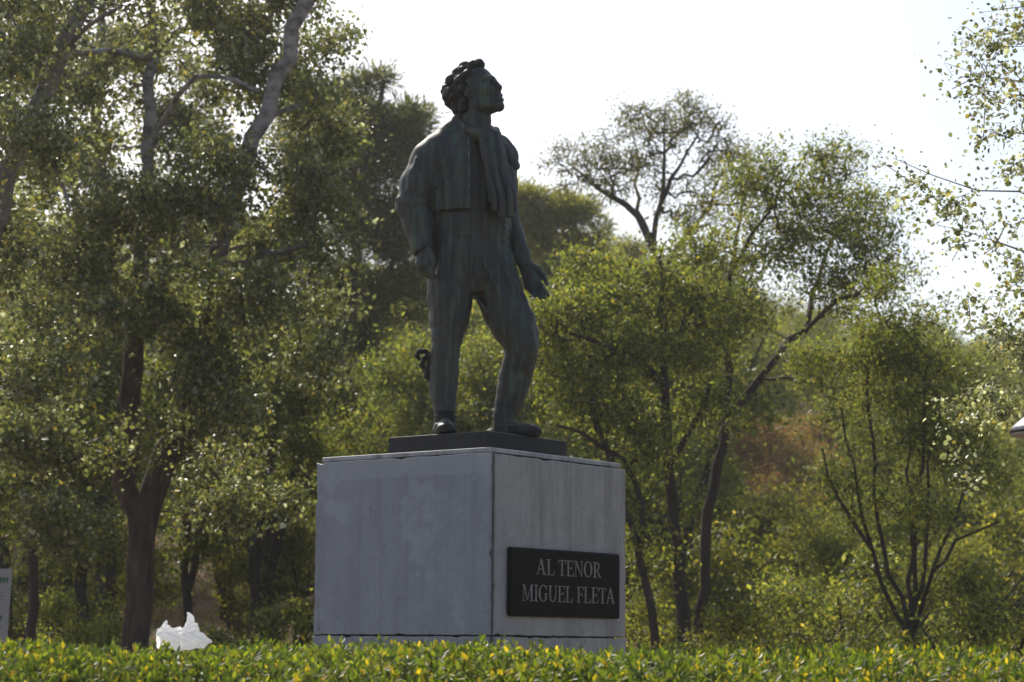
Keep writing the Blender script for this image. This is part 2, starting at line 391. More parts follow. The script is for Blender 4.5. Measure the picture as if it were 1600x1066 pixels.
ped = empty('stone_pedestal', PC + (EL_ + ER_) * PS / 2, 'square pale stone slab pedestal with a black plaque under the bronze statue', 'pedestal')
PB = np.array(ped.location)
def pbox(name, a0, a1, b0, b1, z0, z1, mat, bev=0.004, parent=None):
    """box spanning a along the left face direction, b along the right face direction"""
    c = PC + EL_ * (a0 + a1) / 2 + ER_ * (b0 + b1) / 2 + EZ_ * (z0 + z1) / 2 - PB
    V, F = box_vf(c, ER_, EL_, EZ_, b1 - b0, a1 - a0, z1 - z0)
    o = obj(name, mesh_np(name, V, F, mat), parent or ped)
    if bev: bevel_obj(o, bev)
    return o
def panel(a0, a1, b0, b1, z0, z1, mat, seed, wear=0.0025):
    """stone slab whose edges are slightly chipped; the thin direction is found from the sizes"""
    rng = np.random.default_rng(seed); thin_b = (b1 - b0) < (a1 - a0); u0, u1 = (a0, a1) if thin_b else (b0, b1); w0, w1 = (b0, b1) if thin_b else (a0, a1)
    pts = []
    for (p, q, nrm) in (((u0, z0), (u1, z0), (0, 1)), ((u1, z0), (u1, z1), (-1, 0)), ((u1, z1), (u0, z1), (0, -1)), ((u0, z1), (u0, z0), (1, 0))):
        n = 34; ch = np.abs(rng.normal(0, wear, n)) + (rng.random(n) < 0.05) * rng.uniform(0.003, 0.012, n)
        for i in range(n):
            t = i / n; j = ch[i] if 0 < i else 0.002; pts.append((p[0] + (q[0] - p[0]) * t + nrm[0] * j, p[1] + (q[1] - p[1]) * t + nrm[1] * j))
    N = len(pts); VV = []
    for w, ins in ((w0, 0.0), (w0 + 0.004, 0), (w1, 0)):
        for (u, z) in pts:
            if w == w0: u += 0.004 * (1 if u < (u0 + u1) / 2 else -1) * (abs(u - (u0 + u1) / 2) > (u1 - u0) * 0.45); z += 0.004 * (1 if z < (z0 + z1) / 2 else -1) * (abs(z - (z0 + z1) / 2) > (z1 - z0) * 0.45)
            VV.append(PC + (EL_ * u + ER_ * w if thin_b else EL_ * w + ER_ * u) + EZ_ * z - PB)
    r = np.arange(N); r2 = (r + 1) % N
    F = [np.stack([r + N * k, r2 + N * k, r2 + N * (k + 1), r + N * (k + 1)], 1) for k in (0, 1)] + [np.arange(N)[None, ::-1], np.arange(2 * N, 3 * N)[None]]
    return obj('panel', mesh_np('panel', np.array(VV), F, mat), ped)
T = 0.03; G = 0.016
pbox('core', 0.05, PS - 0.05, 0.05, PS - 0.05, 0.0, Z_PAN - 0.02, M_CORE, 0)
for z0, z1 in ((0.02, Z_JOINT - 0.002), (Z_JOINT + 0.003, Z_PAN)):
    low = z0 < 0.1; e = 0.006 if low else 0.0
    panel(0.002, PS - 0.004, -e, 0.015 - e, z0, z1, M_STONE_L, 70 + low)                       # left face
    panel(-e, T - e, 0.037, PS + 0.002, z0, z1 + (0 if low else -0.004), M_STONE_R, 72 + low)   # plaque face, an open seam at the corner
    pbox('panel', PS - T + 0.008, PS + 0.008 + e, T + 0.006, PS - 0.006, z0, z1 - 0.006, M_STONE_L)      # far left face
    pbox('panel', T + 0.006, PS - T - 0.004, PS - T + 0.014, PS + 0.014 + e, z0, z1 - 0.035, M_STONE_R)   # far right face, a little proud
pbox('cap_slab', 0.012, PS - 0.035, 0.012, PS - 0.03, Z_PAN + 0.002, Z_CAP, M_STONE_C, 0.006)
pbox('foundation', -0.12, PS + 0.12, -0.12, PS + 0.12, -0.06, 0.018, M_STONE_C, 0.01)

# plaque and its serif lettering, built stroke by stroke
def face_s(px):      # distance along the plaque face of a pixel column
    d = W(px, 900, 1.0) - CAM; lo, hi = 0.0, 1.5
    for _ in range(40):
        m = (lo + hi) / 2; q = PC + ER_ * m
        if q[0] / q[1] < d[0] / d[1]: lo = m
        else: hi = m
    return lo
def face_z(px, py):
    q = PC + ER_ * face_s(px); return W(px, py, q[1])[2]
s0, s1 = face_s(791), face_s(963.5); zt, zb = face_z(877, 860), face_z(877, 965)
pq = pbox('plaque', -0.028, -0.001, s0, s1, zb, zt, M_GRANITE, 0.0); tag(pq, 'black granite plaque with pale serif lettering')
bevel_obj(pq, 0.018, 3)

def glyph(chh):
    """list of polygons (x, y) with cap height 1 and the advance width"""
    k, t, s = 0.15, 0.055, 0.045             # thick stem, thin stem, serif
    def rect(x0, y0, x1, y1): return [(x0, y0), (x1, y0), (x1, y1), (x0, y1)]
    def slant(xb, xt, w, y0=0.0, y1=1.0): return [(xb, y0), (xb + w, y0), (xt + w, y1), (xt, y1)]
    def serif(xc, y, w): return rect(xc - w / 2, y, xc + w / 2, y + s) if y < 0.5 else rect(xc - w / 2, y - s, xc + w / 2, y)
    def arc(cx, cy, rx, ry, a0, a1, kx, ky, n=14):
        out = []
        for i in range(n):
            p0, p1 = (math.radians(a0 + (a1 - a0) * j / n) for j in (i, i + 1))
            o = [(cx + rx * math.cos(p), cy + ry * math.sin(p)) for p in (p0, p1)]
            q = [(cx + (rx - kx) * math.cos(p), cy + (ry - ky) * math.sin(p)) for p in (p1, p0)]
            out.append(o + q)
        return out
    if chh == 'A': return [slant(0.07, 0.47, t + 0.01), slant(0.78, 0.42, k), rect(0.25, 0.34, 0.75, 0.34 + s), serif(0.1, 0, 0.26), serif(0.87, 0, 0.32)], 1.09
    if chh == 'L': return [rect(0.18, 0, 0.18 + k, 1), serif(0.25, 1, 0.42), rect(0.05, 0, 0.84, s), [(0.72, 0), (0.84, 0), (0.9, 0.27), (0.85, 0.27)]], 0.92
    if chh == 'T': return [rect(0.39, 0, 0.39 + k, 1), serif(0.465, 0, 0.42), rect(0.05, 1 - s, 0.88, 1), [(0.03, 0.75), (0.07, 0.75), (0.13, 1), (0.05, 1)], [(0.86, 0.75), (0.9, 0.75), (0.88, 1), (0.8, 1)]], 0.92
    if chh in 'EF':
        g = [rect(0.18, 0, 0.18 + k, 1), rect(0.05, 1 - s, 0.8, 1), [(0.72, 1), (0.8, 1), (0.83, 0.77), (0.79, 0.77)], rect(0.3, 0.49, 0.66, 0.49 + s), rect(0.63, 0.39, 0.67, 0.63)]
        if chh == 'E': return g + [rect(0.05, 0, 0.82, s), [(0.74, 0), (0.82, 0), (0.89, 0.26), (0.85, 0.26)]], 0.92
        return g + [serif(0.25, 0, 0.42)], 0.84
    if chh == 'N': return [rect(0.17, 0, 0.17 + t, 1), rect(0.87, 0, 0.87 + t, 1), [(0.87, 0), (0.925, 0), (0.28, 1), (0.1, 1)], serif(0.2, 0, 0.3), serif(0.9, 1, 0.3), serif(0.12, 1, 0.2)], 1.09
    if chh == 'M': return [rect(0.19, 0, 0.19 + t, 1), rect(1.03, 0, 1.03 + k, 1), [(0.6, 0.06), (0.66, 0.06), (0.34, 1), (0.18, 1)], slant(0.6, 1.03, t, 0.06, 1), serif(0.21, 0, 0.32), serif(1.11, 0, 0.42), serif(0.17, 1, 0.2), serif(1.16, 1, 0.22)], 1.34
    if chh == 'I': return [rect(0.18, 0, 0.18 + k, 1), serif(0.255, 0, 0.42), serif(0.255, 1, 0.42)], 0.5
    if chh == 'O': return arc(0.545, 0.5, 0.48, 0.52, 0, 360, 0.16, 0.05, 30), 1.09
    if chh == 'G': return arc(0.56, 0.5, 0.5, 0.52, 48, 322, 0.16, 0.05, 26) + [rect(0.78, 0.08, 0.78 + k, 0.43), serif(0.86, 0.45, 0.4), rect(0.9, 0.7, 0.94, 0.98)], 1.09
    if chh == 'U': return [rect(0.19, 0.33, 0.19 + k, 1), rect(0.87, 0.33, 0.87 + t, 1), serif(0.26, 1, 0.42), serif(0.9, 1, 0.3)] + arc(0.555, 0.34, 0.365, 0.36, 180, 360, 0.13, 0.06, 16), 1.09
    if chh == 'R': return [rect(0.18, 0, 0.18 + k, 1), serif(0.25, 0, 0.42), rect(0.05, 1 - s, 0.45, 1), rect(0.3, 0.46, 0.48, 0.46 + s), slant(0.8, 0.42, k, 0, 0.5), serif(0.93, 0, 0.22)] + arc(0.45, 0.73, 0.36, 0.27, -90, 90, 0.15, 0.05, 14), 1.0
    return [], 0.38

def write_line(text, sa, sb, z_base, cap):
    adv = [glyph(c)[1] for c in text]; k = (sb - sa) / sum(adv); x = sa
    for c, a in zip(text, adv):
        polys, _ = glyph(c)
        if polys:
            parts = []
            for q, pl in enumerate(polys):
                n = len(pl); h = 0.0024 + 0.00012 * (q % 7); Vv = []
                for depth in (-0.0275, -0.028 - h):
                    for (u, v) in pl: Vv.append(PC + ER_ * (x + u * k) + EL_ * depth + EZ_ * (z_base + v * cap) - PB)
                Vv = np.array(Vv); Fs = [np.array([list(range(n, 2 * n))])]
                Fs.append(np.array([[i, (i + 1) % n, n + (i + 1) % n, n + i] for i in range(n)]))
                parts.append((Vv, Fs))
            VV, FF, o = [], [], 0
            for Vv, Fs in parts:
                VV.append(Vv); FF += [f + o for f in Fs]; o += len(Vv)
            lo = obj('letter', mesh_np('letter', np.concatenate(VV), FF, M_LETTER), pq)
        x += a * k
ph = zt - zb
write_line('AL TENOR', face_s(832), face_s(933), zt - 0.385 * ph, 0.235 * ph)
write_line('MIGUEL FLETA', face_s(809), face_s(955), zt - 0.775 * ph, 0.24 * ph)

# ------------------------------------------------------------------ statue: signed distance fields turned into meshes
class Field:
    def __init__(s, lo, hi, vox):
        s.lo = np.asarray(lo, float); s.v = vox; s.n = np.ceil((np.asarray(hi) - s.lo) / vox).astype(int) + 1
        s.F = np.full(s.n, 9.0, np.float32)
    def region(s, lo, hi):
        a = np.clip(np.floor((lo - s.lo) / s.v).astype(int), 0, s.n - 1); b = np.clip(np.ceil((hi - s.lo) / s.v).astype(int) + 1, 1, s.n)
        sl = tuple(slice(int(a[k]), int(max(b[k], a[k] + 1))) for k in range(3))
        ax = [s.lo[k] + s.v * np.arange(sl[k].start, sl[k].stop) for k in range(3)]
        return sl, np.stack(np.meshgrid(*ax, indexing='ij'), -1)
    def merge(s, sl, d, k, mode='add'):
        A = s.F[sl]
        if mode == 'add':
            if k > 0:
                h = np.clip(0.5 + 0.5 * (A - d) / k, 0, 1); s.F[sl] = A * (1 - h) + d * h - k * h * (1 - h)
            else: s.F[sl] = np.minimum(A, d)
        else:
            d = -d
            if k > 0:
                h = np.clip(0.5 - 0.5 * (A - d) / k, 0, 1); s.F[sl] = A * (1 - h) + d * h + k * h * (1 - h)
            else: s.F[sl] = np.maximum(A, d)
    def cap(s, a, b, r0, r1, k=0.02, mode='add', flat=None):
        a, b = np.asarray(a, float), np.asarray(b, float); m = max(r0, r1) * (1.0 if flat is None else max(1, 1 / flat[1])) + k + 3 * s.v
        sl, p = s.region(np.minimum(a, b) - m, np.maximum(a, b) + m)
        ab = b - a; t = np.clip(((p - a) @ ab) / (ab @ ab + 1e-12), 0, 1); q = p - a - t[..., None] * ab
        if flat is not None:
            nn = np.asarray(flat[0], float); nn = nn / np.linalg.norm(nn); q = q + (flat[1] - 1) * (q @ nn)[..., None] * nn
        s.merge(sl, np.linalg.norm(q, axis=-1) - (r0 + (r1 - r0) * t), k, mode)
    def chain(s, pts, k=0.02, flat=None):
        for (a, r0), (b, r1) in zip(pts[:-1], pts[1:]): s.cap(a, b, r0, r1, k, 'add', flat)
    def ell(s, c, rad, R=None, k=0.02, mode='add'):
        c = np.asarray(c, float); rad = np.asarray(rad, float); m = rad.max() + k + 3 * s.v; sl, p = s.region(c - m, c + m); q = p - c
        if R is not None: q = q @ R                     # columns of R are the local axes
        k0 = np.linalg.norm(q / rad, axis=-1); k1 = np.linalg.norm(q / rad ** 2, axis=-1) + 1e-9
        s.merge(sl, k0 * (k0 - 1) / k1, k, mode)
    def loft(s, rows, yaw, k=0.02, mode='add', fun=None):
        """rows: (z, cx, cy, half width, half depth); the ellipse is turned by yaw"""
        rows = sorted(rows); z = np.array([r[0] for r in rows]); ar = np.array(rows)
        ml = ar[:, 3:].max() + k + 4 * s.v
        lo = np.array([ar[:, 1].min() - ml, ar[:, 2].min() - ml, z[0] - k - 3 * s.v]); hi = np.array([ar[:, 1].max() + ml, ar[:, 2].max() + ml, z[-1] + k + 3 * s.v])
        sl, p = s.region(lo, hi); g = [np.interp(p[..., 2], z, ar[:, i]) for i in range(1, 5)]
        dx, dy = p[..., 0] - g[0], p[..., 1] - g[1]; c, sn = math.cos(yaw), math.sin(yaw)
        u, v = dx * c + dy * sn, -dx * sn + dy * c
        a, b = g[2], g[3]; k0 = np.sqrt((u / a) ** 2 + (v / b) ** 2); k1 = np.sqrt((u / a ** 2) ** 2 + (v / b ** 2) ** 2) + 1e-6
        d = k0 * (k0 - 1) / k1
        dz = np.maximum(z[0] - p[..., 2], p[..., 2] - z[-1]); d = np.where(dz > 0, np.sqrt(np.maximum(d, 0) ** 2 + dz ** 2), np.maximum(d, dz * 1.0))
        if fun is not None: d = d + fun(p, u, v)
        s.merge(sl, d.astype(np.float32), k, mode)
    def halfspace(s, pt, nrm, k=0.0):                   # keep the side against nrm
        nrm = np.asarray(nrm, float) / np.linalg.norm(nrm); sl, p = s.region(s.lo, s.lo + s.v * s.n)
        d = -((p - np.asarray(pt)) @ nrm); s.merge(sl, d, k, 'sub')
    def disp(s, lo, hi, fun):
        sl, p = s.region(np.asarray(lo), np.asarray(hi)); s.F[sl] += fun(p)
    def mesh(s):
        F = s.F; nx, ny, nzz = F.shape; ins = F < 0
        cor = [(i, j, k) for i in (0, 1) for j in (0, 1) for k in (0, 1)]
        cnt = sum(ins[i:nx - 1 + i, j:ny - 1 + j, k:nzz - 1 + k].astype(np.int8) for i, j, k in cor)
        act = np.argwhere((cnt > 0) & (cnt < 8)); vals = np.stack([F[act[:, 0] + i, act[:, 1] + j, act[:, 2] + k] for i, j, k in cor], 1)
        acc = np.zeros((len(act), 3)); num = np.zeros(len(act)); C = np.array(cor, float)
        for a in range(8):
            for b in range(a + 1, 8):
                if np.abs(C[a] - C[b]).sum() != 1: continue
                va, vb = vals[:, a], vals[:, b]; m = (va < 0) != (vb < 0); t = np.where(m, va / np.where(m, va - vb, 1), 0)
                acc += np.where(m[:, None], C[a] + t[:, None] * (C[b] - C[a]), 0); num += m
        V = s.lo + s.v * (act + acc / num[:, None]); idx = np.full((nx, ny, nzz), -1, np.int32); idx[act[:, 0], act[:, 1], act[:, 2]] = np.arange(len(act))
        quads = []
        for ax in range(3):
            o1, o2 = [(1, 2), (2, 0), (0, 1)][ax]; e = [0, 0, 0]; e[ax] = 1
            sh = [nx - 1 if ax == 0 else nx, ny - 1 if ax == 1 else ny, nzz - 1 if ax == 2 else nzz]
            A = ins[:sh[0], :sh[1], :sh[2]]; B = ins[e[0]:, e[1]:, e[2]:]
            q = np.argwhere(A != B); q = q[(q[:, o1] > 0) & (q[:, o2] > 0)]; q = q[(q[:, o1] < F.shape[o1] - 1) & (q[:, o2] < F.shape[o2] - 1)]
            d1 = np.zeros(3, int); d1[o1] = 1; d2 = np.zeros(3, int); d2[o2] = 1
            g = [idx[tuple((q - a).T)] for a in (d1 + d2, d2, np.zeros(3, int), d1)]
            f = np.stack(g, 1); flip = ~A[tuple(q.T)]; f[flip] = f[flip][:, ::-1]; quads.append(f)
        f = np.concatenate(quads); f = f[(f >= 0).all(1)]
        return V, f

PLC = PC + (EL_ + ER_) * PS / 2 + np.array([0.035, 0.0, 0]); Y0 = PLC[1]
Z_PLATE = W(762, 673, (PLC - (EL_ + ER_) * 0.39)[1])[2]
def S(x, y, d=0.0): return W(x, y, Y0 + d)
def feet(x, d, h): q = S(x, 670, d); q[2] = Z_PLATE + h; return q

statue = empty('bronze_statue', (PLC[0], PLC[1], Z_CAP), 'dark bronze statue of a curly haired man gazing upward, standing on a stone pedestal', 'statue')
SB = np.array(statue.location)
def part(name, fld, mat, parent=statue, smooth_it=2):
    V, F = fld.mesh(); o = obj(name, mesh_np(name, V - SB, F, mat, smooth=True), parent)
    if smooth_it:
        m = o.modifiers.new('soften', 'SMOOTH'); m.factor = 0.4; m.iterations = smooth_it
    return o

pl = PLC - SB; V, F = box_vf((pl[0], pl[1], (Z_CAP + 0.001 + Z_PLATE) / 2 - SB[2]), ER_, EL_, EZ_, 0.79, 0.77, Z_PLATE - Z_CAP - 0.001)
bevel_obj(obj('base_plate', mesh_np('base_plate', V, F, M_BRONZE_DARK), statue), 0.006)

LO = S(600, 700, -0.48); HI = S(880, 80, 0.5); LO[2] = Z_PLATE - 0.02
YAW = math.radians(30)                                   # the body is turned to its left, to the right of the picture
def rows(lst): return [(S(0, y)[2],) + tuple(S((xl + xr) / 2, y, d)[:2]) + (a, b) for (y, xl, xr, d, a, b) in lst]
def folds(amp, fr, ph=0.0, zc=0.0):
    return lambda p, u, v: amp * np.sin(fr * np.arctan2(v, u) + ph + zc * p[..., 2])

# body: legs in breeches and stockings, hips, chest, neck, head and hands in one surface
B = Field(LO, HI, 0.006)
B.loft(rows([(205, 725, 765, -0.01, 0.16, 0.1), (225, 690, 785, 0.0, 0.225, 0.13), (265, 680, 798, 0.0, 0.25, 0.165), (300, 678, 800, 0.0, 0.255, 0.175), (335, 674, 801, 0.0, 0.255, 0.17),
             (370, 671, 802, 0.0, 0.262, 0.175), (400, 667, 808, 0.01, 0.28, 0.19), (430, 668, 812, 0.01, 0.275, 0.185), (455, 685, 806, 0.01, 0.2, 0.14)]), YAW, 0.01)
# right leg (straight), left leg (bent, stepping)
def limb(rowsx, dep, k=0.012):      # (y, left edge, right edge) and the depth profile
    ys = [r[0] for r in rowsx]
    B.chain([(S((a + b) / 2, y, float(np.interp(y, *dep))), (b - a) / 2 * Y0 / FPX) for (y, a, b) in rowsx], k)
limb([(415, 667, 742), (440, 667, 741), (470, 668, 738), (500, 671, 732), (525, 673, 724), (545, 675, 717), (560, 673, 716.5), (580, 670.5, 717), (600, 670, 715), (620, 673.5, 713), (640, 678, 711), (655, 679.5, 710.5)], ([415, 545, 600, 655], [-0.05, -0.10, -0.085, -0.12]))
B.cap(S(695, 655, -0.12), feet(695, -0.13, 0.06), 0.06, 0.056, 0.01)
limb([(415, 728, 806), (440, 737, 811), (465, 746, 820), (490, 757, 830), (510, 769, 838), (525, 780, 842), (540, 789.5, 841.5), (555, 789, 839), (570, 785, 836), (590, 779, 830.5), (610, 776, 825), (630, 773.5, 815), (648, 771, 807)], ([415, 490, 540, 590, 648], [0.04, -0.03, -0.07, 0.0, -0.01]))
B.cap(S(789, 648, -0.01), feet(788, -0.02, 0.07), 0.07, 0.06, 0.01)
# knee bands where the breeches end
for c, a, r in ((S(695.5, 549, -0.10), S(695, 555, -0.099), 0.085), (S(815, 543, -0.062), S(814, 549, -0.05), 0.1015)): B.cap(c, a, r, r, 0.012)
# breeches creases
def crease(p):
    return (0.004 * np.sin(p[..., 0] * 62 + 5 * np.sin(p[..., 2] * 6)) * np.sin(p[..., 2] * 9 + 1) + 0.0035 * np.sin(p[..., 0] * 30 + p[..., 1] * 40 + p[..., 2] * 18)).astype(np.float32)
B.disp(S(640, 545, -0.4), S(860, 370, 0.4), crease)
for a, b in ((S(735, 380, -0.2), S(738, 455, -0.17)), (S(742, 465, -0.18), S(775, 430, -0.21)), (S(741, 470, -0.16), S(715, 440, -0.2)), (S(690, 360, -0.2), S(681, 398, -0.2))):
    B.cap(a, b, 0.006, 0.010, 0.02, 'sub')
for a, m, b in ((S(690, 385, -0.2), S(686, 430, -0.19), S(688, 500, -0.19)), (S(712, 385, -0.215), S(706, 450, -0.2), S(700, 520, -0.19)), (S(752, 400, -0.2), S(775, 450, -0.16), S(800, 510, -0.15)), (S(775, 390, -0.19), S(795, 440, -0.14), S(818, 500, -0.14)), (S(741, 462, -0.16), S(760, 486, -0.13), S(783, 515, -0.13))):
    B.chain([(a, 0.006), (m, 0.010), (b, 0.005)], 0.03)
# neck
HP = S(744, 142, -0.03); PSI, THE, HS = math.radians(57), math.radians(19), 1.15
hf = np.array([math.sin(PSI) * math.cos(THE), -math.cos(PSI) * math.cos(THE), math.sin(THE)]); hl = np.array([math.cos(PSI), math.sin(PSI), 0]); hu = np.cross(hf, hl)
HR = np.stack([hf, hl, hu], 1)
tl = math.radians(4); HR = HR @ np.array([[1, 0, 0], [0, math.cos(tl), -math.sin(tl)], [0, math.sin(tl), math.cos(tl)]])
HP = HP + np.array([0.012, 0, 0])
def H(x, y, z): return HP + HR @ (np.array([x, y, z]) * HS)
B.chain([(H(-0.03, 0, -0.06), 0.082), (S(744, 190, -0.02), 0.088), (S(738, 215, 0.0), 0.115)], 0.03)
for sgn in (-1, 1): B.cap(H(-0.03, sgn * 0.07, -0.05), S(752 + sgn * 5, 205, -0.1), 0.018, 0.018, 0.03)   # neck tendons
# head
B.ell(H(-0.02, 0, 0.035), np.array([0.122, 0.1, 0.11]) * HS, HR, 0.03)
B.ell(H(0.038, 0, -0.035), np.array([0.074, 0.078, 0.105]) * HS, HR, 0.03)
for sgn in (-1, 1):
    B.cap(H(-0.01, sgn * 0.062, -0.06), H(0.02, sgn * 0.056, -0.10), 0.03 * HS, 0.026 * HS, 0.03)
    B.cap(H(0.02, sgn * 0.056, -0.10), H(0.082, sgn * 0.018, -0.138), 0.027 * HS, 0.024 * HS, 0.03)
    B.ell(H(0.072, sgn * 0.05, -0.04), np.array([0.03, 0.024, 0.03]) * HS, HR, 0.03)
B.ell(H(0.093, 0, -0.138), np.array([0.024, 0.03, 0.022]) * HS, HR, 0.02)
B.ell(H(0.098, 0, -0.095), np.array([0.02, 0.036, 0.03]) * HS, HR, 0.02)
for sgn in (-1, 1):
    B.ell(H(0.115, sgn * 0.036, 0.0), np.array([0.028, 0.024, 0.017]) * HS, HR, 0.012, 'sub')
    B.ell(H(0.086, sgn * 0.036, -0.001), np.array([0.017, 0.018, 0.014]) * HS, HR, 0.004)
    B.cap(H(0.104, sgn * 0.012, 0.026), H(0.088, sgn * 0.06, 0.022), 0.013 * HS, 0.012 * HS, 0.015)
    B.ell(H(-0.012, sgn * 0.103, -0.02), np.array([0.022, 0.012, 0.036]) * HS, HR, 0.008)
    B.cap(H(0.112, sgn * 0.013, -0.052), H(0.12, sgn * 0.016, -0.05), 0.012 * HS, 0.010 * HS, 0.01)
B.chain([(H(0.102, 0, 0.018), 0.012 * HS), (H(0.118, 0, -0.015), 0.013 * HS), (H(0.130, 0, -0.044), 0.016 * HS)], 0.012)
B.cap(H(0.112, -0.026, -0.079), H(0.112, 0.026, -0.079), 0.010 * HS, 0.010 * HS, 0.008)
B.cap(H(0.110, -0.022, -0.106), H(0.110, 0.022, -0.106), 0.012 * HS, 0.012 * HS, 0.008)
B.cap(H(0.126, -0.024, -0.092), H(0.126, 0.024, -0.092), 0.009 * HS, 0.009 * HS, 0.004, 'sub')
# right hand hanging loosely closed, left hand open
def hand(wr, kn, side, fingers, thumb, fr=0.0135):
    wr, kn, side = (np.asarray(q, float) for q in (wr, kn, side)); pal = np.cross(kn - wr, side)
    B.cap(wr, kn, 0.042, 0.058, 0.02, 'add', (pal, 1.7))
    B.cap(kn - side * 0.03, kn + side * 0.03, 0.026, 0.026, 0.015)
    for pts in fingers: B.chain([(q, fr * (1.06 - 0.11 * i)) for i, q in enumerate(pts)], 0.004)
    B.chain([(q, fr * (1.3 - 0.17 * i)) for i, q in enumerate(thumb)], 0.008)
w0 = S(661, 378, -0.20); k0_ = S(663, 411, -0.23); sd = np.array([0.86, -0.45, 0.0])
fr_ = []
for i, t in enumerate((-0.036, -0.012, 0.012, 0.036)):
    q0 = k0_ + sd * t; L = (0.85, 1.0, 1.06, 0.95)[i]
    fr_.append([q0, q0 + np.array([0.012, -0.02, -0.052]) * L, q0 + np.array([0.035, 0.012, -0.085]) * L, q0 + np.array([0.05, 0.045, -0.072]) * L])
th_ = [S(669, 388, -0.24), S(677, 402, -0.28), S(677, 418, -0.29), S(674, 428, -0.28)]
B.cap(S(650, 350, -0.14), w0, 0.05, 0.04, 0.02); hand(w0, k0_, sd, fr_, th_)
w1 = S(819, 410, 0.05); k1_ = S(832, 441, 0.0); sd1 = np.array([0.62, -0.3, 0.62]); sd1 /= np.linalg.norm(sd1)
fl_ = []
for i, (t, ex, ey) in enumerate(((-0.040, 836, 463), (-0.016, 844, 466), (0.008, 851, 466), (0.030, 857, 462))):
    q0 = k1_ + sd1 * t; e = S(ex, ey, -0.08 - 0.012 * i); fl_.append([q0, q0 * 0.62 + e * 0.38 + np.array([0.004, -0.004, -0.006]), q0 * 0.3 + e * 0.7 + np.array([0.004, 0, -0.004]), e])
tl_ = [S(829, 414, 0.02), S(840, 420, -0.01), S(849, 431, -0.02), S(855, 444, -0.03)]
B.cap(S(803, 360, 0.13), w1, 0.055, 0.042, 0.02); hand(w1, k1_, sd1, fl_, tl_, 0.0155)
# shoes' inner feet
B.cap(feet(695, -0.13, 0.06), feet(697, -0.27, 0.045), 0.052, 0.04, 0.03); B.cap(feet(785, -0.01, 0.06), feet(826, -0.16, 0.045), 0.052, 0.04, 0.03)
B.F[:, :, :int(round((Z_PLATE + 0.002 - B.lo[2]) / B.v))] = 1.0
body = part('body', B, M_BRONZE); tag(body, 'bronze figure of a man with open left hand and bent left knee')

# shoes with ankle lacing
for (hx, hd, tx, td, ax_, ad) in ((694, -0.10, 697, -0.275, 695, -0.125), (772, 0.05, 831, -0.17, 787, -0.01)):
    h0, t0 = feet(hx, hd, 0.035), feet(tx, td, 0.032); mid = h0 * 0.45 + t0 * 0.55
    f = Field(np.minimum(h0, t0) - np.array([0.13, 0.13, 0.06]), np.maximum(h0, t0) + np.array([0.13, 0.13, 0.2]), 0.006)
    f.cap(h0, mid, 0.056, 0.068, 0.02, 'add', (EZ_, 1.25)); f.cap(mid, t0, 0.068, 0.062, 0.02, 'add', (EZ_, 1.45))
    f.cap(feet(ax_, ad, 0.05), feet(ax_, ad, 0.105), 0.072, 0.064, 0.03)
    for hh, rr in ((0.10, 0.066), (0.125, 0.066), (0.15, 0.064)):
        f.cap(feet(ax_, ad, hh), feet(ax_, ad, hh + 0.003), rr, rr, 0.002, 'add', (EZ_, 4.0))
    for t in (0.45, 0.62, 0.8): f.cap((h0 * (1 - t) + t0 * t) + np.array([-0.05, -0.03, 0.022]), (h0 * (1 - t) + t0 * t) + np.array([0.05, 0.03, 0.028]), 0.016, 0.016, 0.008)
    f.F[:, :, :int(round((Z_PLATE + 0.001 - f.lo[2]) / f.v))] = 1.0
    part('shoe', f, M_BRONZE_DARK, smooth_it=1)

# ribbon bow at the knee of the straight leg
f = Field(S(640, 605, -0.3), S(690, 535, 0.08), 0.005)
kb = S(672, 556, -0.1)
f.chain([(kb, 0.014), (S(664, 549, -0.11), 0.015), (S(655, 549, -0.12), 0.014), (S(651, 556, -0.12), 0.013), (S(655, 561, -0.11), 0.012)], 0.006)
f.chain([(kb, 0.014), (S(664, 559, -0.09), 0.016), (S(659, 570, -0.08), 0.016), (S(664, 578, -0.08), 0.015), (S(672, 570, -0.09), 0.015)], 0.006)
f.chain([(kb, 0.012), (S(669, 578, -0.1), 0.02), (S(667, 588, -0.1), 0.018), (S(673, 596, -0.1), 0.014)], 0.006)
f.ell(kb, (0.024, 0.024, 0.022), None, 0.01); part('knee_bow', f, M_BRONZE_DARK, smooth_it=1)

# sash wound round the waist
f = Field(S(655, 385, -0.35), S(825, 325, 0.35), 0.006)
f.loft(rows([(330, 674, 801, 0.0, 0.26, 0.178), (345, 673, 801, 0.0, 0.266, 0.182), (362, 671, 802, 0.0, 0.266, 0.18), (374, 671, 802, 0.0, 0.262, 0.176)]), YAW, 0.0, 'add',
       lambda p, u, v: 0.0018 * np.sin(p[..., 2] * 150 + 2.5 * np.sin(np.arctan2(v, u) * 2)))
part('sash', f, M_BRONZE, smooth_it=1)

# short open jacket with sleeves
J = Field(LO, HI, 0.006); zh = S(0, 331)[2]
J.loft(rows([(196, 722, 768, 0.0, 0.12, 0.1), (212, 705, 778, 0.0, 0.17, 0.13), (230, 688, 790, 0.0, 0.23, 0.155), (250, 676, 800, 0.0, 0.275, 0.185), (275, 674, 803, 0.0, 0.28, 0.198), (305, 672, 804, 0.0, 0.28, 0.203), (331, 670, 805, 0.0, 0.282, 0.205)]), YAW, 0.02, 'add',
       lambda p, u, v: 0.0035 * np.sin(np.arctan2(v, u) * 11 + 3 * np.sin(p[..., 2] * 7)))
J.halfspace((0, 0, zh), (0, 0, -1))
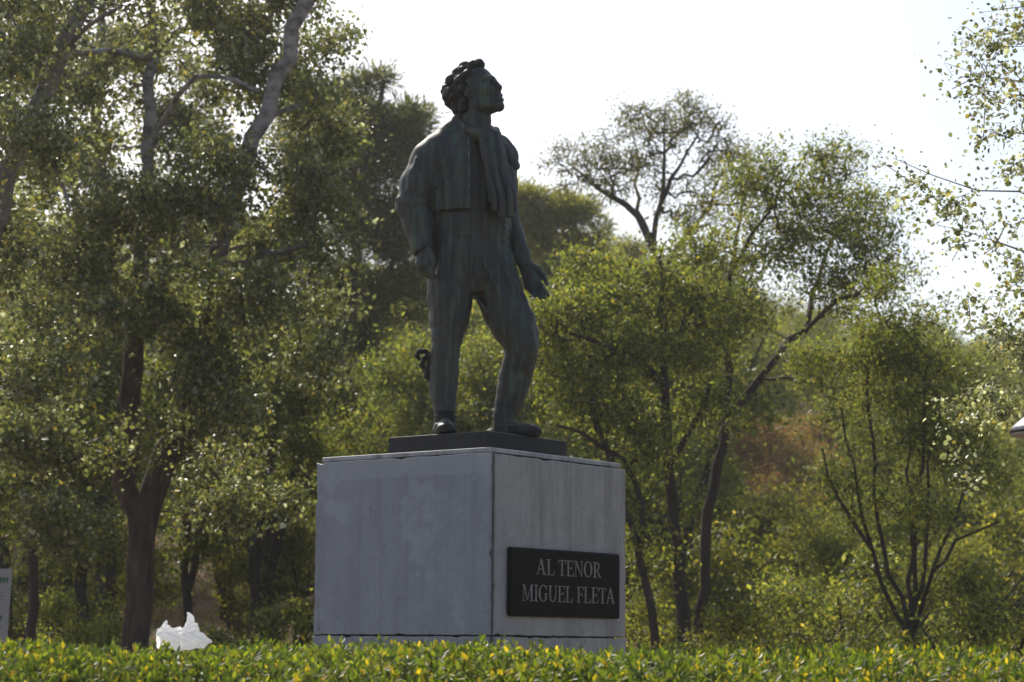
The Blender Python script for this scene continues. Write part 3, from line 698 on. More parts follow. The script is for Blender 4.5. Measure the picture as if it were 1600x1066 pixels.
# front opening: a wedge of the chest is left free, from the collar to the hem
ce, sn_ = math.cos(YAW), math.sin(YAW); bf = np.array([sn_, -ce, 0]); bl = np.array([ce, sn_, 0])
sl_, pp = J.region(S(700, 335, -0.4), S(830, 150, -0.02))
e_r = np.array([S(737, 190, -0.17), S(735, 330, -0.19)]); zz = pp[..., 2]
xr = np.interp(zz, [e_r[1][2], e_r[0][2]], [e_r[1][0], e_r[0][0]]); xl = np.interp(zz, [S(0, 340)[2], S(0, 262)[2], S(0, 205)[2]], [S(790, 340, -0.15)[0], S(786, 262, -0.15)[0], S(770, 205, -0.12)[0]])
J.merge(sl_, np.maximum(xr - pp[..., 0], pp[..., 0] - xl).astype(np.float32), 0.008, 'sub')
# sleeves
J.chain([(S(722, 186, -0.01), 0.05), (S(703, 212, -0.03), 0.075), (S(684, 236, -0.07), 0.105)], 0.04)
J.chain([(S(690, 234, -0.07), 0.10), (S(670, 250, -0.10), 0.106), (S(655, 288, -0.11), 0.112), (S(646, 322, -0.12), 0.108)], 0.035)
J.chain([(S(646, 322, -0.12), 0.106), (S(654, 350, -0.145), 0.094), (S(659, 380, -0.185), 0.068)], 0.025)
J.cap(S(657, 378, -0.185), S(659, 388, -0.20), 0.066, 0.062, 0.004); J.cap(S(659, 386, -0.198), S(664, 400, -0.22), 0.05, 0.05, 0.004, 'sub')
J.chain([(S(622, 312, -0.17), 0.010), (S(640, 317, -0.218), 0.011), (S(668, 314, -0.215), 0.006)], 0.03); J.chain([(S(624, 328, -0.17), 0.009), (S(642, 334, -0.215), 0.009), (S(664, 330, -0.21), 0.005)], 0.03)
for a, b in ((S(652, 250, -0.2), S(640, 296, -0.215)), (S(668, 246, -0.21), S(662, 300, -0.225)), (S(716, 215, -0.12), S(690, 262, -0.2)), (S(722, 240, -0.18), S(716, 322, -0.215)), (S(698, 280, -0.21), S(700, 325, -0.215)), (S(680, 290, -0.2), S(684, 326, -0.2))): J.cap(a, b, 0.010, 0.014, 0.035)
for a, b in ((S(690, 262, -0.21), S(668, 318, -0.2)), (S(700, 250, -0.22), S(680, 290, -0.22)), (S(708, 245, -0.2), S(700, 275, -0.21))): J.cap(a, b, 0.005, 0.008, 0.03, 'sub')
J.chain([(S(778, 232, 0.1), 0.09), (S(786, 246, 0.12), 0.092), (S(786, 290, 0.2), 0.088), (S(788, 330, 0.22), 0.082)], 0.03)
J.chain([(S(788, 330, 0.22), 0.082), (S(801, 365, 0.15), 0.068), (S(815, 402, 0.07), 0.058)], 0.02)
# lapel flap standing off over the far shoulder, and left front panel
J.chain([(S(776, 214, -0.03), 0.03), (S(795, 240, -0.05), 0.034), (S(806, 259, -0.06), 0.030)], 0.015, (bf, 1.5))
J.chain([(S(795, 268, -0.10), 0.04), (S(798, 300, -0.12), 0.042), (S(797, 328, -0.13), 0.042)], 0.015, (bl, 1.2))
# stand collar at the nape
J.chain([(S(716, 186, 0.06), 0.022), (S(717, 190, -0.04), 0.022), (S(728, 200, -0.13), 0.022)], 0.02); J.chain([(S(716, 186, 0.06), 0.022), (S(745, 190, 0.12), 0.022), (S(770, 203, 0.06), 0.022)], 0.02)
def sleevefold(p): return (0.0022 * np.sin(p[..., 2] * 40 + p[..., 0] * 35 + 3 * np.sin(p[..., 1] * 16)) * np.sin(p[..., 0] * 20 + 2)).astype(np.float32)
J.disp(S(600, 400, -0.4), S(690, 215, 0.2), sleevefold)
jk = part('jacket', J, M_BRONZE); tag(jk, 'short open bronze jacket with wide sleeves')

# scarf falling in vertical folds from the neck
f = Field(S(700, 355, -0.42), S(830, 180, 0.3), 0.006)
f.chain([(S(722, 200, 0.02), 0.028), (S(730, 203, -0.11), 0.032), (S(748, 210, -0.17), 0.036), (S(766, 210, -0.13), 0.034), (S(774, 205, -0.02), 0.03)], 0.02)
for i, (xt, xb, yb, dt, db, r) in enumerate(((750, 768, 318, -0.178, -0.218, 0.016), (755, 773, 331, -0.185, -0.240, 0.019), (760, 779, 338, -0.172, -0.218, 0.018), (765, 785, 343, -0.178, -0.240, 0.020), (769, 791, 340, -0.155, -0.210, 0.018),
                                              (774, 797, 341, -0.152, -0.222, 0.019), (777, 802, 334, -0.12, -0.180, 0.018), (780, 805, 330, -0.10, -0.165, 0.015))):
    xm = xt * 0.5 + xb * 0.5 + (2, -1, 1.5, -1.5, 2, 0, -1, 0)[i]
    f.chain([(S(xt, 208, dt), r * 0.85), (S(xt * 0.75 + xb * 0.25, 235, dt * 0.7 + db * 0.3 - 0.008), r), (S(xm, 268, (dt + db) / 2 - 0.012), r * 1.1), (S(xb - 1, 305, db), r * 1.05), (S(xb, yb - 5, db), r * 1.15)], 0.004)
f.loft(rows([(268, 690, 798, 0.0, 0.245, 0.185), (300, 680, 800, 0.0, 0.25, 0.193), (330, 676, 801, 0.0, 0.255, 0.198)]), YAW, 0.0, 'add', lambda p, u, v: np.where((p[..., 0] > S(766, 270, -0.2)[0]) & (v < 0), 0.0, 0.2))
part('scarf', f, M_BRONZE, smooth_it=0)

# pale weathered trim running down the jacket edge
rng = np.random.default_rng(11); tp = []
from mathutils.bvhtree import BVHTree
def bvh_of(o):
    me = o.data; return BVHTree.FromPolygons([v.co[:] for v in me.vertices], [p.vertices[:] for p in me.polygons])
bj = bvh_of(jk)
M_TRIM = flat_mat('weathered_trim', (0.30, 0.31, 0.31), 0.7, 0.1, 0.4, 0.85, 45)
for y in np.arange(205, 328, 2.2):
    x = 731.5 + 2.5 * np.interp(y, [205, 328], [0, 1]) + rng.normal(0, 0.35); q = S(x, y, -0.6) - SB; dr = unit(S(x, y, 0.0) - SB - q)
    hit = bj.ray_cast(Vector(q), Vector(dr))
    if hit[0] is not None and hit[3] < 0.75: tp.append((np.array(hit[0]), max(0.0016, 0.0048 + rng.normal(0, 0.002))))
if len(tp) > 4:
    P_ = np.array([q for q, _ in tp]); r_ = np.array([q for _, q in tp]); V, F = tubes(P_, np.arange(-1, len(P_) - 1), r_)
    obj('jacket_trim', mesh_np('jacket_trim', V, F, M_TRIM, smooth=True), statue)

# curly hair
f = Field(HP - 0.36, HP + 0.36, 0.0055); rng = np.random.default_rng(5)
f.ell(H(-0.045, 0, 0.045), np.array([0.125, 0.106, 0.115]) * HS, HR, 0.01)
for i in range(230):
    v = unit(rng.normal(0, 1, 3)); x, y, z = v
    if z < -0.72 or (x > 0.42 and z < 0.72) or (x > 0.16 and z < 0.15) or (x > -0.1 and z < -0.35): continue
    back = max(0.0, -x)
    q = np.array([-0.035, 0, 0.04]) + v * np.array([0.128 + 0.03 * back, 0.102, 0.115]) * rng.uniform(0.96, 1.04); r = rng.uniform(0.016, 0.030)
    f.ell(H(*q), np.array([r * 1.15, r, r * 0.9]) * HS, HR, 0.008)
    if rng.random() < 0.35: f.ell(H(*(q + v * r * 0.9)), np.array([r, r, r]) * 0.42 * HS, HR, 0.006, 'sub')
for q, r in (((0.055, 0.0, 0.132), 0.036), ((0.03, 0.03, 0.145), 0.032), ((0.04, -0.045, 0.128), 0.03), ((-0.02, -0.02, 0.152), 0.034), ((-0.15, 0.0, -0.03), 0.036), ((-0.13, -0.05, -0.065), 0.034), ((-0.12, 0.04, -0.075), 0.034), ((-0.17, -0.02, 0.04), 0.036), ((-0.05, -0.102, -0.055), 0.026), ((-0.075, -0.09, -0.085), 0.03), ((-0.09, -0.03, -0.1), 0.036)):
    f.ell(H(*q), np.array([r, r, r]) * 0.92 * HS, HR, 0.018)
f.disp(f.lo, f.lo + f.v * f.n, lambda p: (0.004 * np.sin(p[..., 0] * 170 + 3 * np.sin(p[..., 2] * 70)) * np.sin(p[..., 2] * 160 + p[..., 1] * 120)).astype(np.float32))
hr = part('hair', f, M_BRONZE_DARK, smooth_it=1); tag(hr, 'thick curly bronze hair')

# ------------------------------------------------------------------ trees standing around the statue
# white poplar with a forked trunk, left of the statue
Yp = 24.0
poplar, _, _ = make_tree('poplar_tree', 'large white poplar with a forked trunk and glinting leaves left of the statue', 'tree',
    px_stems(Yp, [([(218, 1010), (218, 930), (216, 860), (222, 800), (243, 745), (272, 700), (300, 610), (320, 500), (338, 420), (368, 310), (398, 210), (432, 130), (462, 50), (492, -20), (520, -120)], 0.18, 0.075),
                  ([(216, 850), (200, 790), (194, 720), (202, 640), (210, 540), (214, 440), (222, 330), (232, 210), (236, 90), (230, -40)], 0.135, 0.05),
                  ([(338, 420), (380, 405, -0.5), (420, 400, -0.8), (480, 380, -1)], 0.05, 0.03), ([(398, 210), (440, 170, 0.8), (490, 150, 1.4)], 0.045, 0.02),
                  ([(236, 90), (190, 82, -0.6), (130, 84, -1), (60, 60, -1.4)], 0.05, 0.02), ([(236, 100), (275, 40, 0.5), (320, 12, 0.6), (360, 40, 0.8), (410, 70, 0.8)], 0.045, 0.02),
                  ([(210, 540), (160, 490, -0.6), (110, 470, -1.2)], 0.045, 0.02), ([(232, 210), (290, 120, -0.5), (360, 112, -0.7), (405, 145, -1)], 0.04, 0.018)]),
    px_lobes(Yp, [(120, 140, 130, 110, 0), (300, 90, 130, 90, 0.5), (430, 110, 90, 80, 1), (90, 330, 120, 110, -0.5), (250, 290, 130, 100, -0.8), (400, 280, 110, 90, 0), (480, 210, 70, 80, 1.5),
                  (140, 500, 140, 90, -0.5), (320, 470, 130, 90, -0.8), (450, 420, 90, 90, 0.3), (500, 520, 70, 70, 1), (90, 650, 110, 80, -0.4), (370, 620, 120, 80, -0.6), (330, 740, 60, 50, 1.5), (100, 790, 80, 60, 1.5), (480, 330, 60, 70, 1),
                  (390, 760, 80, 60, 0), (200, -40, 220, 60), (430, 0, 90, 50, 0.8), (500, 130, 60, 80, 1.5), (185, 712, 26, 22, -0.8), (530, 60, 30, 40, 1.8)]),
    21, 950, 88000, 0.21, 0.056, 0.78, POPLAR_PAL, POPLAR_W, M_POPLAR, M_BARK_RED, droop=0.35, clumpy=2.6, tip_r=0.005)

# leaning white barked poplar crossing the top left corner
make_tree('poplar_tree', 'leaning white barked poplar with dark scars on its trunk, left of the forked poplar', 'tree',
    px_stems(20.5, [([(-215, 1010), (-160, 800), (-80, 560), (-12, 340), (22, 255), (62, 160), (98, 85), (140, -5), (185, -110)], 0.16, 0.085),
                    ([(22, 250), (-20, 190, -0.6), (-60, 150, -1)], 0.06, 0.03), ([(98, 85), (140, 40, -0.5), (190, 10, -0.9)], 0.035, 0.015), ([(45, 210), (90, 260, -0.4), (110, 330, -0.7)], 0.03, 0.012)]),
    px_lobes(20.5, [(20, 60, 80, 80, -0.6), (120, 230, 80, 70, -0.7), (40, 420, 90, 80, 0.2), (30, 560, 70, 70, 0.3), (200, 20, 80, 60, -0.3), (-60, 250, 90, 160), (-40, -60, 120, 80), (160, -80, 120, 60)]),
    22, 300, 22000, 0.22, 0.05, 0.8, POPLAR_PAL, POPLAR_W, M_POPLAR, M_BARK_POPLAR, droop=0.35, clumpy=1.5, tip_r=0.005)

# white poplar whose branches hang in from the right
make_tree('poplar_tree', 'airy white poplar branches with pale round leaves hanging beside the street lamp', 'tree',
    px_stems(15.5, [([(1830, 1020), (1815, 800), (1800, 500), (1790, 200), (1780, -150)], 0.19, 0.1),
                    ([(1795, 420), (1700, 330, -0.4), (1600, 300, -0.5), (1540, 300, -0.6), (1500, 285, -0.7), (1450, 275, -0.7), (1395, 247, -0.7)], 0.013, 0.002), ([(1790, 250), (1680, 160, 0), (1590, 130), (1530, 115), (1475, 98)], 0.013, 0.002),
                    ([(1790, 500), (1690, 420, 0.3), (1590, 380, 0.3), (1500, 350, 0.2), (1430, 345, 0.2)], 0.013, 0.002), ([(1800, 560), (1690, 520), (1620, 560), (1560, 590), (1500, 610), (1475, 640)], 0.013, 0.002),
                    ([(1785, 50), (1690, 10), (1600, 0), (1530, 20)], 0.013, 0.002)]),
    px_lobes(15.5, [(1555, 30, 60, 40), (1590, 95, 70, 55), (1520, 110, 40, 30), (1560, 175, 50, 40), (1570, 240, 60, 50), (1450, 275, 55, 25), (1530, 330, 70, 40), (1580, 400, 60, 50), (1490, 370, 50, 25), (1560, 470, 50, 25), (1570, 560, 60, 50), (1500, 610, 40, 40), (1540, 640, 40, 40), (1590, 520, 40, 60), (1545, 600, 40, 40),
                    (1530, 720, 25, 40), (1500, 690, 25, 30), (1740, 120, 90, 120), (1740, 380, 90, 160), (1730, 620, 80, 110)]),
    23, 520, 11000, 0.11, 0.033, 0.85, [(0.2, 0.22, 0.1), (0.28, 0.3, 0.17), (0.52, 0.54, 0.45), (0.36, 0.29, 0.08), (0.1, 0.12, 0.05)], [4, 3, 3, 0.6, 1.5], M_POPLAR, M_BARK_POPLAR, droop=0.3, shape='hex', clumpy=1.2, tip_r=0.0038, wander=0.08)

# right hand group
make_tree('broadleaf_tree', 'forked broadleaf tree leaning apart with dark bare limbs right of the pedestal', 'tree',
    px_stems(29.0, [([(1088, 1010), (1093, 930), (1103, 830), (1118, 745), (1138, 650), (1136, 560), (1130, 490), (1142, 420), (1180, 350), (1225, 290), (1262, 240)], 0.098, 0.01),
                    ([(1140, 645), (1172, 610), (1215, 552), (1250, 508), (1300, 482, -0.5), (1350, 448, -0.8), (1405, 425, -1)], 0.062, 0.01), ([(1130, 490), (1100, 440, -0.6), (1085, 380, -0.8)], 0.05, 0.012),
                    ([(1250, 508), (1275, 440, 0.6), (1300, 370, 0.9), (1330, 320, 1)], 0.05, 0.01), ([(1145, 420), (1160, 330, 0.6), (1170, 260, 0.8)], 0.035, 0.01), ([(1180, 590), (1240, 590, -0.5), (1290, 600, -0.8)], 0.03, 0.012)]),
    px_lobes(29.0, [(1250, 265, 95, 50), (1320, 330, 65, 55, 0.6), (1190, 320, 60, 45), (1110, 400, 70, 50, -0.5), (1340, 420, 70, 40, -0.6), (1250, 410, 60, 40), (1140, 480, 80, 45, -0.4), (1310, 470, 60, 35), (1390, 430, 35, 35, -0.9), (1080, 540, 60, 45), (1310, 240, 45, 35), (1280, 350, 70, 50), (1200, 380, 60, 50), (1360, 370, 40, 50)]),
    24, 1000, 34000, 0.22, 0.052, 0.5, OLIVE_PAL, OLIVE_W, M_LEAF, M_BARK, droop=0.3, clumpy=2.8, tip_r=0.006)
make_tree('broadleaf_tree', 'slender upright broadleaf tree with olive leaves directly right of the pedestal', 'tree',
    px_stems(27.0, [([(1068, 1010), (1066, 920), (1056, 840), (1044, 740), (1040, 620), (1034, 520), (1040, 450), (1030, 400)], 0.12, 0.03),
                    ([(1040, 600), (990, 560, -0.6), (940, 530, -1), (890, 520, -1.2)], 0.06, 0.02), ([(1036, 540), (1070, 500), (1095, 470)], 0.05, 0.02), ([(1045, 740), (1075, 690), (1100, 640), (1110, 600)], 0.05, 0.02)]),
    px_lobes(27.0, [(1000, 460, 80, 45), (920, 480, 70, 50, -0.6), (860, 510, 50, 50, -0.8), (1050, 530, 60, 50), (970, 570, 80, 45, -0.4), (1080, 440, 40, 40), (890, 600, 60, 40, -0.5), (1100, 640, 50, 40), (960, 420, 60, 35, 0.4), (840, 560, 40, 50, 0.5), (1100, 500, 50, 60, 0.6), (940, 640, 50, 30, 0.3), (900, 430, 40, 30, 0.8)]),
    25, 560, 31000, 0.24, 0.056, 0.55, OLIVE_PAL, OLIVE_W, M_LEAF, M_BARK, droop=0.3, clumpy=2.4)
make_tree('broadleaf_tree', 'thin broadleaf tree leaning left with a crooked bare branch behind the pedestal corner', 'tree',
    px_stems(26.0, [([(1034, 1010), (1020, 940), (1000, 870), (982, 800), (960, 740), (935, 680), (925, 630)], 0.075, 0.03), ([(1000, 870), (1010, 790), (1000, 730), (960, 695), (900, 668), (868, 664)], 0.045, 0.02),
                    ([(982, 800), (950, 760, -0.4), (945, 700, -0.5)], 0.03, 0.015)]),
    px_lobes(26.0, [(930, 620, 60, 40), (870, 560, 45, 40), (990, 660, 50, 35), (1000, 700, 40, 40), (1010, 860, 30, 50)]),
    26, 140, 7000, 0.25, 0.055, 0.55, OLIVE_PAL, OLIVE_W, M_LEAF, M_BARK, clumpy=1.4)
make_tree('multi_stem_tree', 'fan of many thin stems from one root carrying a loose green crown', 'tree',
    px_stems(25.0, [([(1425, 1012), (1422, 950), (1420, 870), (1440, 740), (1446, 640), (1450, 560)], 0.045, 0.012), ([(1418, 990), (1375, 900), (1345, 830), (1328, 720), (1315, 640)], 0.034, 0.012), ([(1420, 980), (1390, 890), (1368, 800), (1362, 700), (1355, 600)], 0.034, 0.012),
                    ([(1428, 985), (1450, 900), (1478, 830), (1520, 750), (1548, 690)], 0.032, 0.01), ([(1424, 970), (1432, 880), (1430, 760), (1420, 650)], 0.034, 0.012), ([(1428, 960), (1452, 860), (1446, 740), (1470, 640)], 0.03, 0.012), ([(1450, 900), (1500, 840), (1560, 815)], 0.03, 0.012),
                    ([(1350, 850), (1300, 770), (1285, 700)], 0.03, 0.012)]),
    px_lobes(25.0, [(1330, 560, 80, 70), (1430, 530, 80, 60), (1480, 610, 60, 60), (1380, 650, 70, 50), (1450, 690, 60, 40), (1530, 720, 50, 50), (1330, 770, 50, 40), (1440, 790, 60, 40, -0.6), (1400, 450, 50, 35)]),
    27, 560, 27000, 0.22, 0.048, 0.5, OLIVE_PAL, [5, 4, 3, 0.8, 0.3], M_LEAF, M_BARK, clumpy=2.2, tip_r=0.004)
make_tree('skyline_tree', 'tall sparse tree with bare forking branches against the sky above the right hand trees', 'tree',
    px_stems(40.0, [([(1032, 1000), (1030, 800), (1027, 600), (1024, 450), (1018, 385), (1030, 320), (1038, 255), (1034, 200), (1042, 158)], 0.19, 0.008),
                    ([(1018, 385), (995, 335), (965, 308), (930, 295), (905, 265), (870, 248)], 0.085, 0.008), ([(1020, 380), (1000, 340, 0.5), (990, 290, 0.8), (1000, 240, 1), (985, 200, 1)], 0.06, 0.008), ([(1030, 320), (1055, 270, -0.6), (1085, 225, -0.9), (1095, 190, -1)], 0.055, 0.008),
                    ([(1024, 440), (1060, 380, 0.5), (1110, 330, 0.8), (1128, 270, 1), (1140, 225, 1)], 0.06, 0.008), ([(965, 308), (955, 270), (940, 240)], 0.035, 0.008)]),
    px_lobes(40.0, [(1040, 185, 85, 32), (960, 235, 80, 40), (1085, 215, 55, 50), (880, 250, 45, 22), (1000, 270, 70, 45), (1130, 250, 45, 50), (925, 290, 50, 25), (1060, 300, 50, 40), (990, 180, 50, 20), (1060, 160, 40, 15), (1140, 310, 60, 45), (1160, 250, 35, 35), (1100, 350, 50, 40), (920, 250, 60, 35)]),
    28, 1100, 18500, 0.2, 0.054, 0.5, [(0.12, 0.13, 0.05), (0.17, 0.165, 0.06), (0.08, 0.085, 0.04)], [4, 3, 3], M_LEAF, M_BARK, clumpy=3.2, tip_r=0.009, wander=0.2)

# pines behind
def pine(label, Y, stems, lobes, seed, ncl, nl, pal=PINE_PAL, wts=PINE_W):
    return make_tree('pine_tree', label, 'tree', px_stems(Y, stems), px_lobes(Y, lobes), seed, ncl, nl, 0.21, 0.15, 0.16, pal, wts, M_PINE, M_BARK_PINE, seg=0.5, tip_r=0.01, clumpy=2.2, shell=0.6, tuft=True)
pine('dense dark pine with a rounded top rising behind the statue\'s shoulder', 44.0,
     [([(545, 1000), (540, 800), (535, 600), (545, 480), (560, 380), (575, 270), (590, 170), (600, 125)], 0.26, 0.05), ([(545, 480), (590, 440), (640, 400), (655, 350)], 0.1, 0.03), ([(560, 380), (600, 330), (640, 290)], 0.1, 0.03), ([(550, 450), (500, 400), (470, 330)], 0.1, 0.03), ([(540, 560), (600, 460), (660, 455)], 0.08, 0.03)],
     [(585, 140, 45, 30), (615, 190, 45, 40), (560, 200, 70, 45), (640, 215, 30, 35), (570, 260, 80, 35), (500, 280, 60, 60), (640, 275, 35, 30), (520, 190, 40, 50), (470, 380, 70, 50), (590, 430, 60, 35), (640, 480, 40, 40), (530, 250, 60, 60), (510, 150, 45, 35), (600, 300, 55, 30), (640, 345, 35, 40), (590, 385, 60, 40), (540, 440, 70, 40), (480, 220, 60, 70), (550, 330, 50, 40), (650, 240, 20, 40), (600, 230, 50, 40), (540, 520, 80, 50), (620, 340, 30, 20), (640, 400, 40, 20), (560, 620, 90, 50)], 31, 1050, 110000)
pine('broad yellowish pine crown beside the statue\'s open hand', 50.0,
     [([(893, 1000), (893, 700), (893, 450), (890, 390), (880, 330)], 0.22, 0.05), ([(893, 430), (850, 380), (830, 340)], 0.08, 0.03), ([(893, 440), (925, 390), (940, 360)], 0.08, 0.03)],
     [(850, 320, 50, 28), (890, 350, 60, 40), (825, 370, 40, 50), (925, 400, 40, 40), (870, 420, 70, 40), (810, 450, 50, 40), (800, 330, 40, 40), (900, 470, 70, 30)], 32, 420, 46000, [(0.23, 0.24, 0.07), (0.32, 0.305, 0.09), (0.12, 0.135, 0.045)], [4, 3, 2])
pine('small rounded pine at the foot of the sparse skyline tree', 58.0,
     [([(985, 960), (985, 700), (985, 480), (985, 420)], 0.18, 0.05)], [(985, 405, 50, 22), (960, 440, 50, 35), (1010, 450, 50, 35), (980, 500, 70, 40)], 33, 200, 18000, [(0.16, 0.175, 0.05), (0.22, 0.22, 0.065), (0.09, 0.105, 0.035)], [4, 3, 2])

# second poplar closing the view behind the forked one
make_tree('poplar_tree', 'tall full poplar with a straight trunk standing behind the forked poplar', 'tree',
    px_stems(35.0, [([(165, 1000), (165, 800), (158, 600), (165, 400), (150, 200), (160, 0), (155, -100)], 0.2, 0.05), ([(160, 450), (250, 330), (300, 240)], 0.07, 0.02), ([(160, 480), (60, 360), (20, 280)], 0.07, 0.02)]),
    px_lobes(35.0, [(60, 60, 110, 80), (200, 100, 110, 80), (20, 220, 90, 80), (140, 250, 100, 80), (280, 220, 90, 70), (330, 340, 80, 60), (60, 380, 100, 70), (200, 400, 100, 70), (300, 480, 90, 60), (100, 520, 100, 60), (330, 120, 60, 50)]),
    29, 560, 60000, 0.27, 0.064, 0.75, POPLAR_PAL, [5, 4, 0.8, 0.8, 3], M_POPLAR, M_BARK_RED, clumpy=2.2)

# understorey trunks on the left
UP = [(0.07, 0.095, 0.03), (0.12, 0.14, 0.04), (0.2, 0.21, 0.055), (0.28, 0.14, 0.05)]
for k, (label, Y, st, lb, sd) in enumerate((
    ('dark slim understorey tree close behind the pale information board', 27.0, [([(52, 1010), (55, 900), (48, 760), (60, 640), (50, 560)], 0.09, 0.03)], [(60, 620, 70, 60), (30, 720, 60, 60), (110, 700, 60, 60), (60, 820, 60, 50), (-10, 600, 60, 80)], 41),
    ('stout dark understorey tree between the information board and the forked poplar', 31.0, [([(132, 1010), (130, 900), (125, 780), (140, 660), (130, 560)], 0.12, 0.04), ([(128, 850), (170, 760), (180, 680)], 0.08, 0.03)], [(130, 560, 80, 60), (100, 680, 70, 70), (170, 720, 60, 60), (150, 830, 60, 50), (180, 620, 60, 60)], 42),
    ('thin twin trunked understorey tree just right of the forked poplar', 33.0, [([(292, 1010), (292, 900), (296, 780), (290, 660), (300, 580)], 0.09, 0.04), ([(294, 960), (308, 860), (318, 760), (330, 660)], 0.07, 0.03)], [(300, 600, 70, 50), (270, 700, 60, 60), (340, 720, 60, 60), (310, 830, 50, 50), (360, 640, 60, 50)], 43),
    ('dark curved understorey tree on the bare earth slope left of the pedestal', 34.0, [([(408, 1010), (402, 940), (396, 860), (405, 780), (430, 680), (440, 560)], 0.13, 0.04), ([(400, 880), (430, 800), (470, 720)], 0.06, 0.03)], [(420, 560, 70, 50), (450, 660, 70, 60), (380, 700, 60, 60), (490, 720, 50, 60), (430, 780, 60, 40), (500, 600, 60, 50)], 44),
    ('low bushy tree directly behind the statue\'s legs', 36.0, [([(700, 1010), (695, 850), (690, 700), (700, 600)], 0.11, 0.04), ([(697, 900), (740, 780), (770, 680)], 0.06, 0.03), ([(697, 900), (640, 760), (600, 680)], 0.06, 0.03)], [(700, 620, 60, 60), (620, 640, 70, 50), (760, 570, 50, 60), (760, 660, 50, 50), (560, 700, 70, 50), (640, 560, 50, 50), (800, 600, 40, 50)], 45))):
    make_tree('understorey_tree', label, 'tree', px_stems(Y, st), px_lobes(Y, lb), sd, 200, 19000 if k < 4 else 26000, 0.28, 0.065, 0.55, UP if k < 4 else OLIVE_PAL, [4, 4, 1.6, 0.25] if k < 4 else OLIVE_W, M_LEAF, M_BARK, clumpy=2.2)

# ------------------------------------------------------------------ shrubs: prototypes, then copies over the slope
def shrub(name, label, group, H_, R_, seed, nl, pal, wts, size=0.08, aspect=0.5, nst=6, ncl=110, spread=0.22, mat=None, droop=0.2, tuft=False, trunk=0.0):
    rng = np.random.default_rng(seed); stems = []
    for i in range(nst):
        a = rng.uniform(0, 6.28); q = np.array([0, 0, -0.1 if i == 0 else 0.0]); e = np.array([math.cos(a) * R_ * 0.55, math.sin(a) * R_ * 0.55, trunk + (H_ - trunk) * rng.uniform(0.5, 0.8)])
        mid = np.array([e[0] * 0.25, e[1] * 0.25, max(trunk, e[2] * 0.5)]); stems.append(([q, mid, e], 0.02 * H_ * rng.uniform(0.7, 1.2), 0.012))
    lobes = []
    for i in range(7):
        a = rng.uniform(0, 6.28); rr = R_ * rng.uniform(0.2, 0.7); zc = trunk + (H_ - trunk) * rng.uniform(0.3, 0.8); lobes.append(((math.cos(a) * rr, math.sin(a) * rr, zc), (R_ * 0.42, R_ * 0.42, (H_ - trunk) * 0.24)))
    root, _, _ = make_tree(name, label, 'shrub' if trunk == 0 else 'tree', stems, lobes, seed, ncl, nl, spread, size, aspect, pal, wts, mat or M_LEAF, M_BARK, group, tip_r=0.004, droop=droop, clumpy=1.2, tuft=tuft)
    return root
BASE_LABEL = {'green_shrub': 'olive green rounded shrub', 'yellow_green_shrub': 'yellowish green bushy shrub', 'slope_tree': 'tall leafy tree', 'slope_pine': 'young dark pine', 'reddish_shrub': 'reddish brown autumn shrub', 'twiggy_shrub': 'grey twiggy half bare shrub'}
def place(root, x, y, rz, sc, first, label=None):
    if first: r = root
    else:
        r = root.copy(); COL.objects.link(r)
        for ch in list(root.children):
            c = ch.copy(); COL.objects.link(c); c.parent = r
    if label is None:
        px = 800 + x / y * FPX; zone = 'behind the forked poplar' if px < 480 else ('behind the statue and pedestal' if px < 900 else ('behind the right hand broadleaf trees' if px < 1260 else 'behind the multi stemmed tree'))
        height = 'low on the slope' if y < 46 else ('halfway up the slope' if y < 72 else 'near the hilltop')
        label = BASE_LABEL[root.name.split('.')[0]] + ' ' + height + ' ' + zone; r['group'] = label
    r.location = (x, y, float(terrain(x, y)) - 0.05); r.rotation_euler = (0, 0, rz); r.scale = (sc, sc, sc * (0.9 + 0.2 * random.random()))
    r['label'] = label
    return r
random.seed(4)
YG = [(0.145, 0.165, 0.042), (0.215, 0.222, 0.052), (0.1, 0.12, 0.036), (0.34, 0.29, 0.065)]
kinds = [
    shrub('green_shrub', 'olive green rounded shrub on the wooded slope', 'olive shrubs on the slope', 2.6, 1.7, 61, 15000, OLIVE_PAL, OLIVE_W, 0.062),
    shrub('yellow_green_shrub', 'yellowish green bushy shrub on the wooded slope', 'yellowish shrubs on the slope', 2.2, 1.6, 62, 13000, YG, [4, 3, 3, 0.8], 0.062),
    shrub('slope_tree', 'tall leafy tree on the wooded slope', 'leafy trees on the slope', 5.5, 2.3, 63, 22000, OLIVE_PAL, OLIVE_W, 0.075, 0.5, 5, 160, 0.33, None, 0.3, False, 1.6),
    shrub('slope_pine', 'young dark pine on the wooded slope', 'young pines on the slope', 5.0, 2.0, 64, 20000, PINE_PAL, PINE_W, 0.17, 0.13, 6, 150, 0.26, M_PINE, 0, True, 1.0),
    shrub('reddish_shrub', 'reddish brown autumn shrub on the slope among green ones', 'reddish shrubs on the slope', 2.0, 1.4, 65, 11000, [(0.21, 0.09, 0.055), (0.18, 0.115, 0.06), (0.14, 0.13, 0.05)], [3, 3, 4], 0.055, 0.4),
    shrub('twiggy_shrub', 'grey twiggy half bare shrub on the slope', 'twiggy shrubs on the slope', 2.0, 1.6, 66, 2600, YG, [3, 3, 2, 1], 0.06, 0.5, 12, 330, 0.2)]
used = [False] * len(kinds)
def put(k, x, y, sc, label=None):
    o = place(kinds[k], x, y, random.uniform(0, 6.28), sc, not used[k], label); used[k] = True; return o
def put_px(k, px, Y, sc, label=None): p = W(px, 900, Y); put(k, p[0], Y, sc, label)
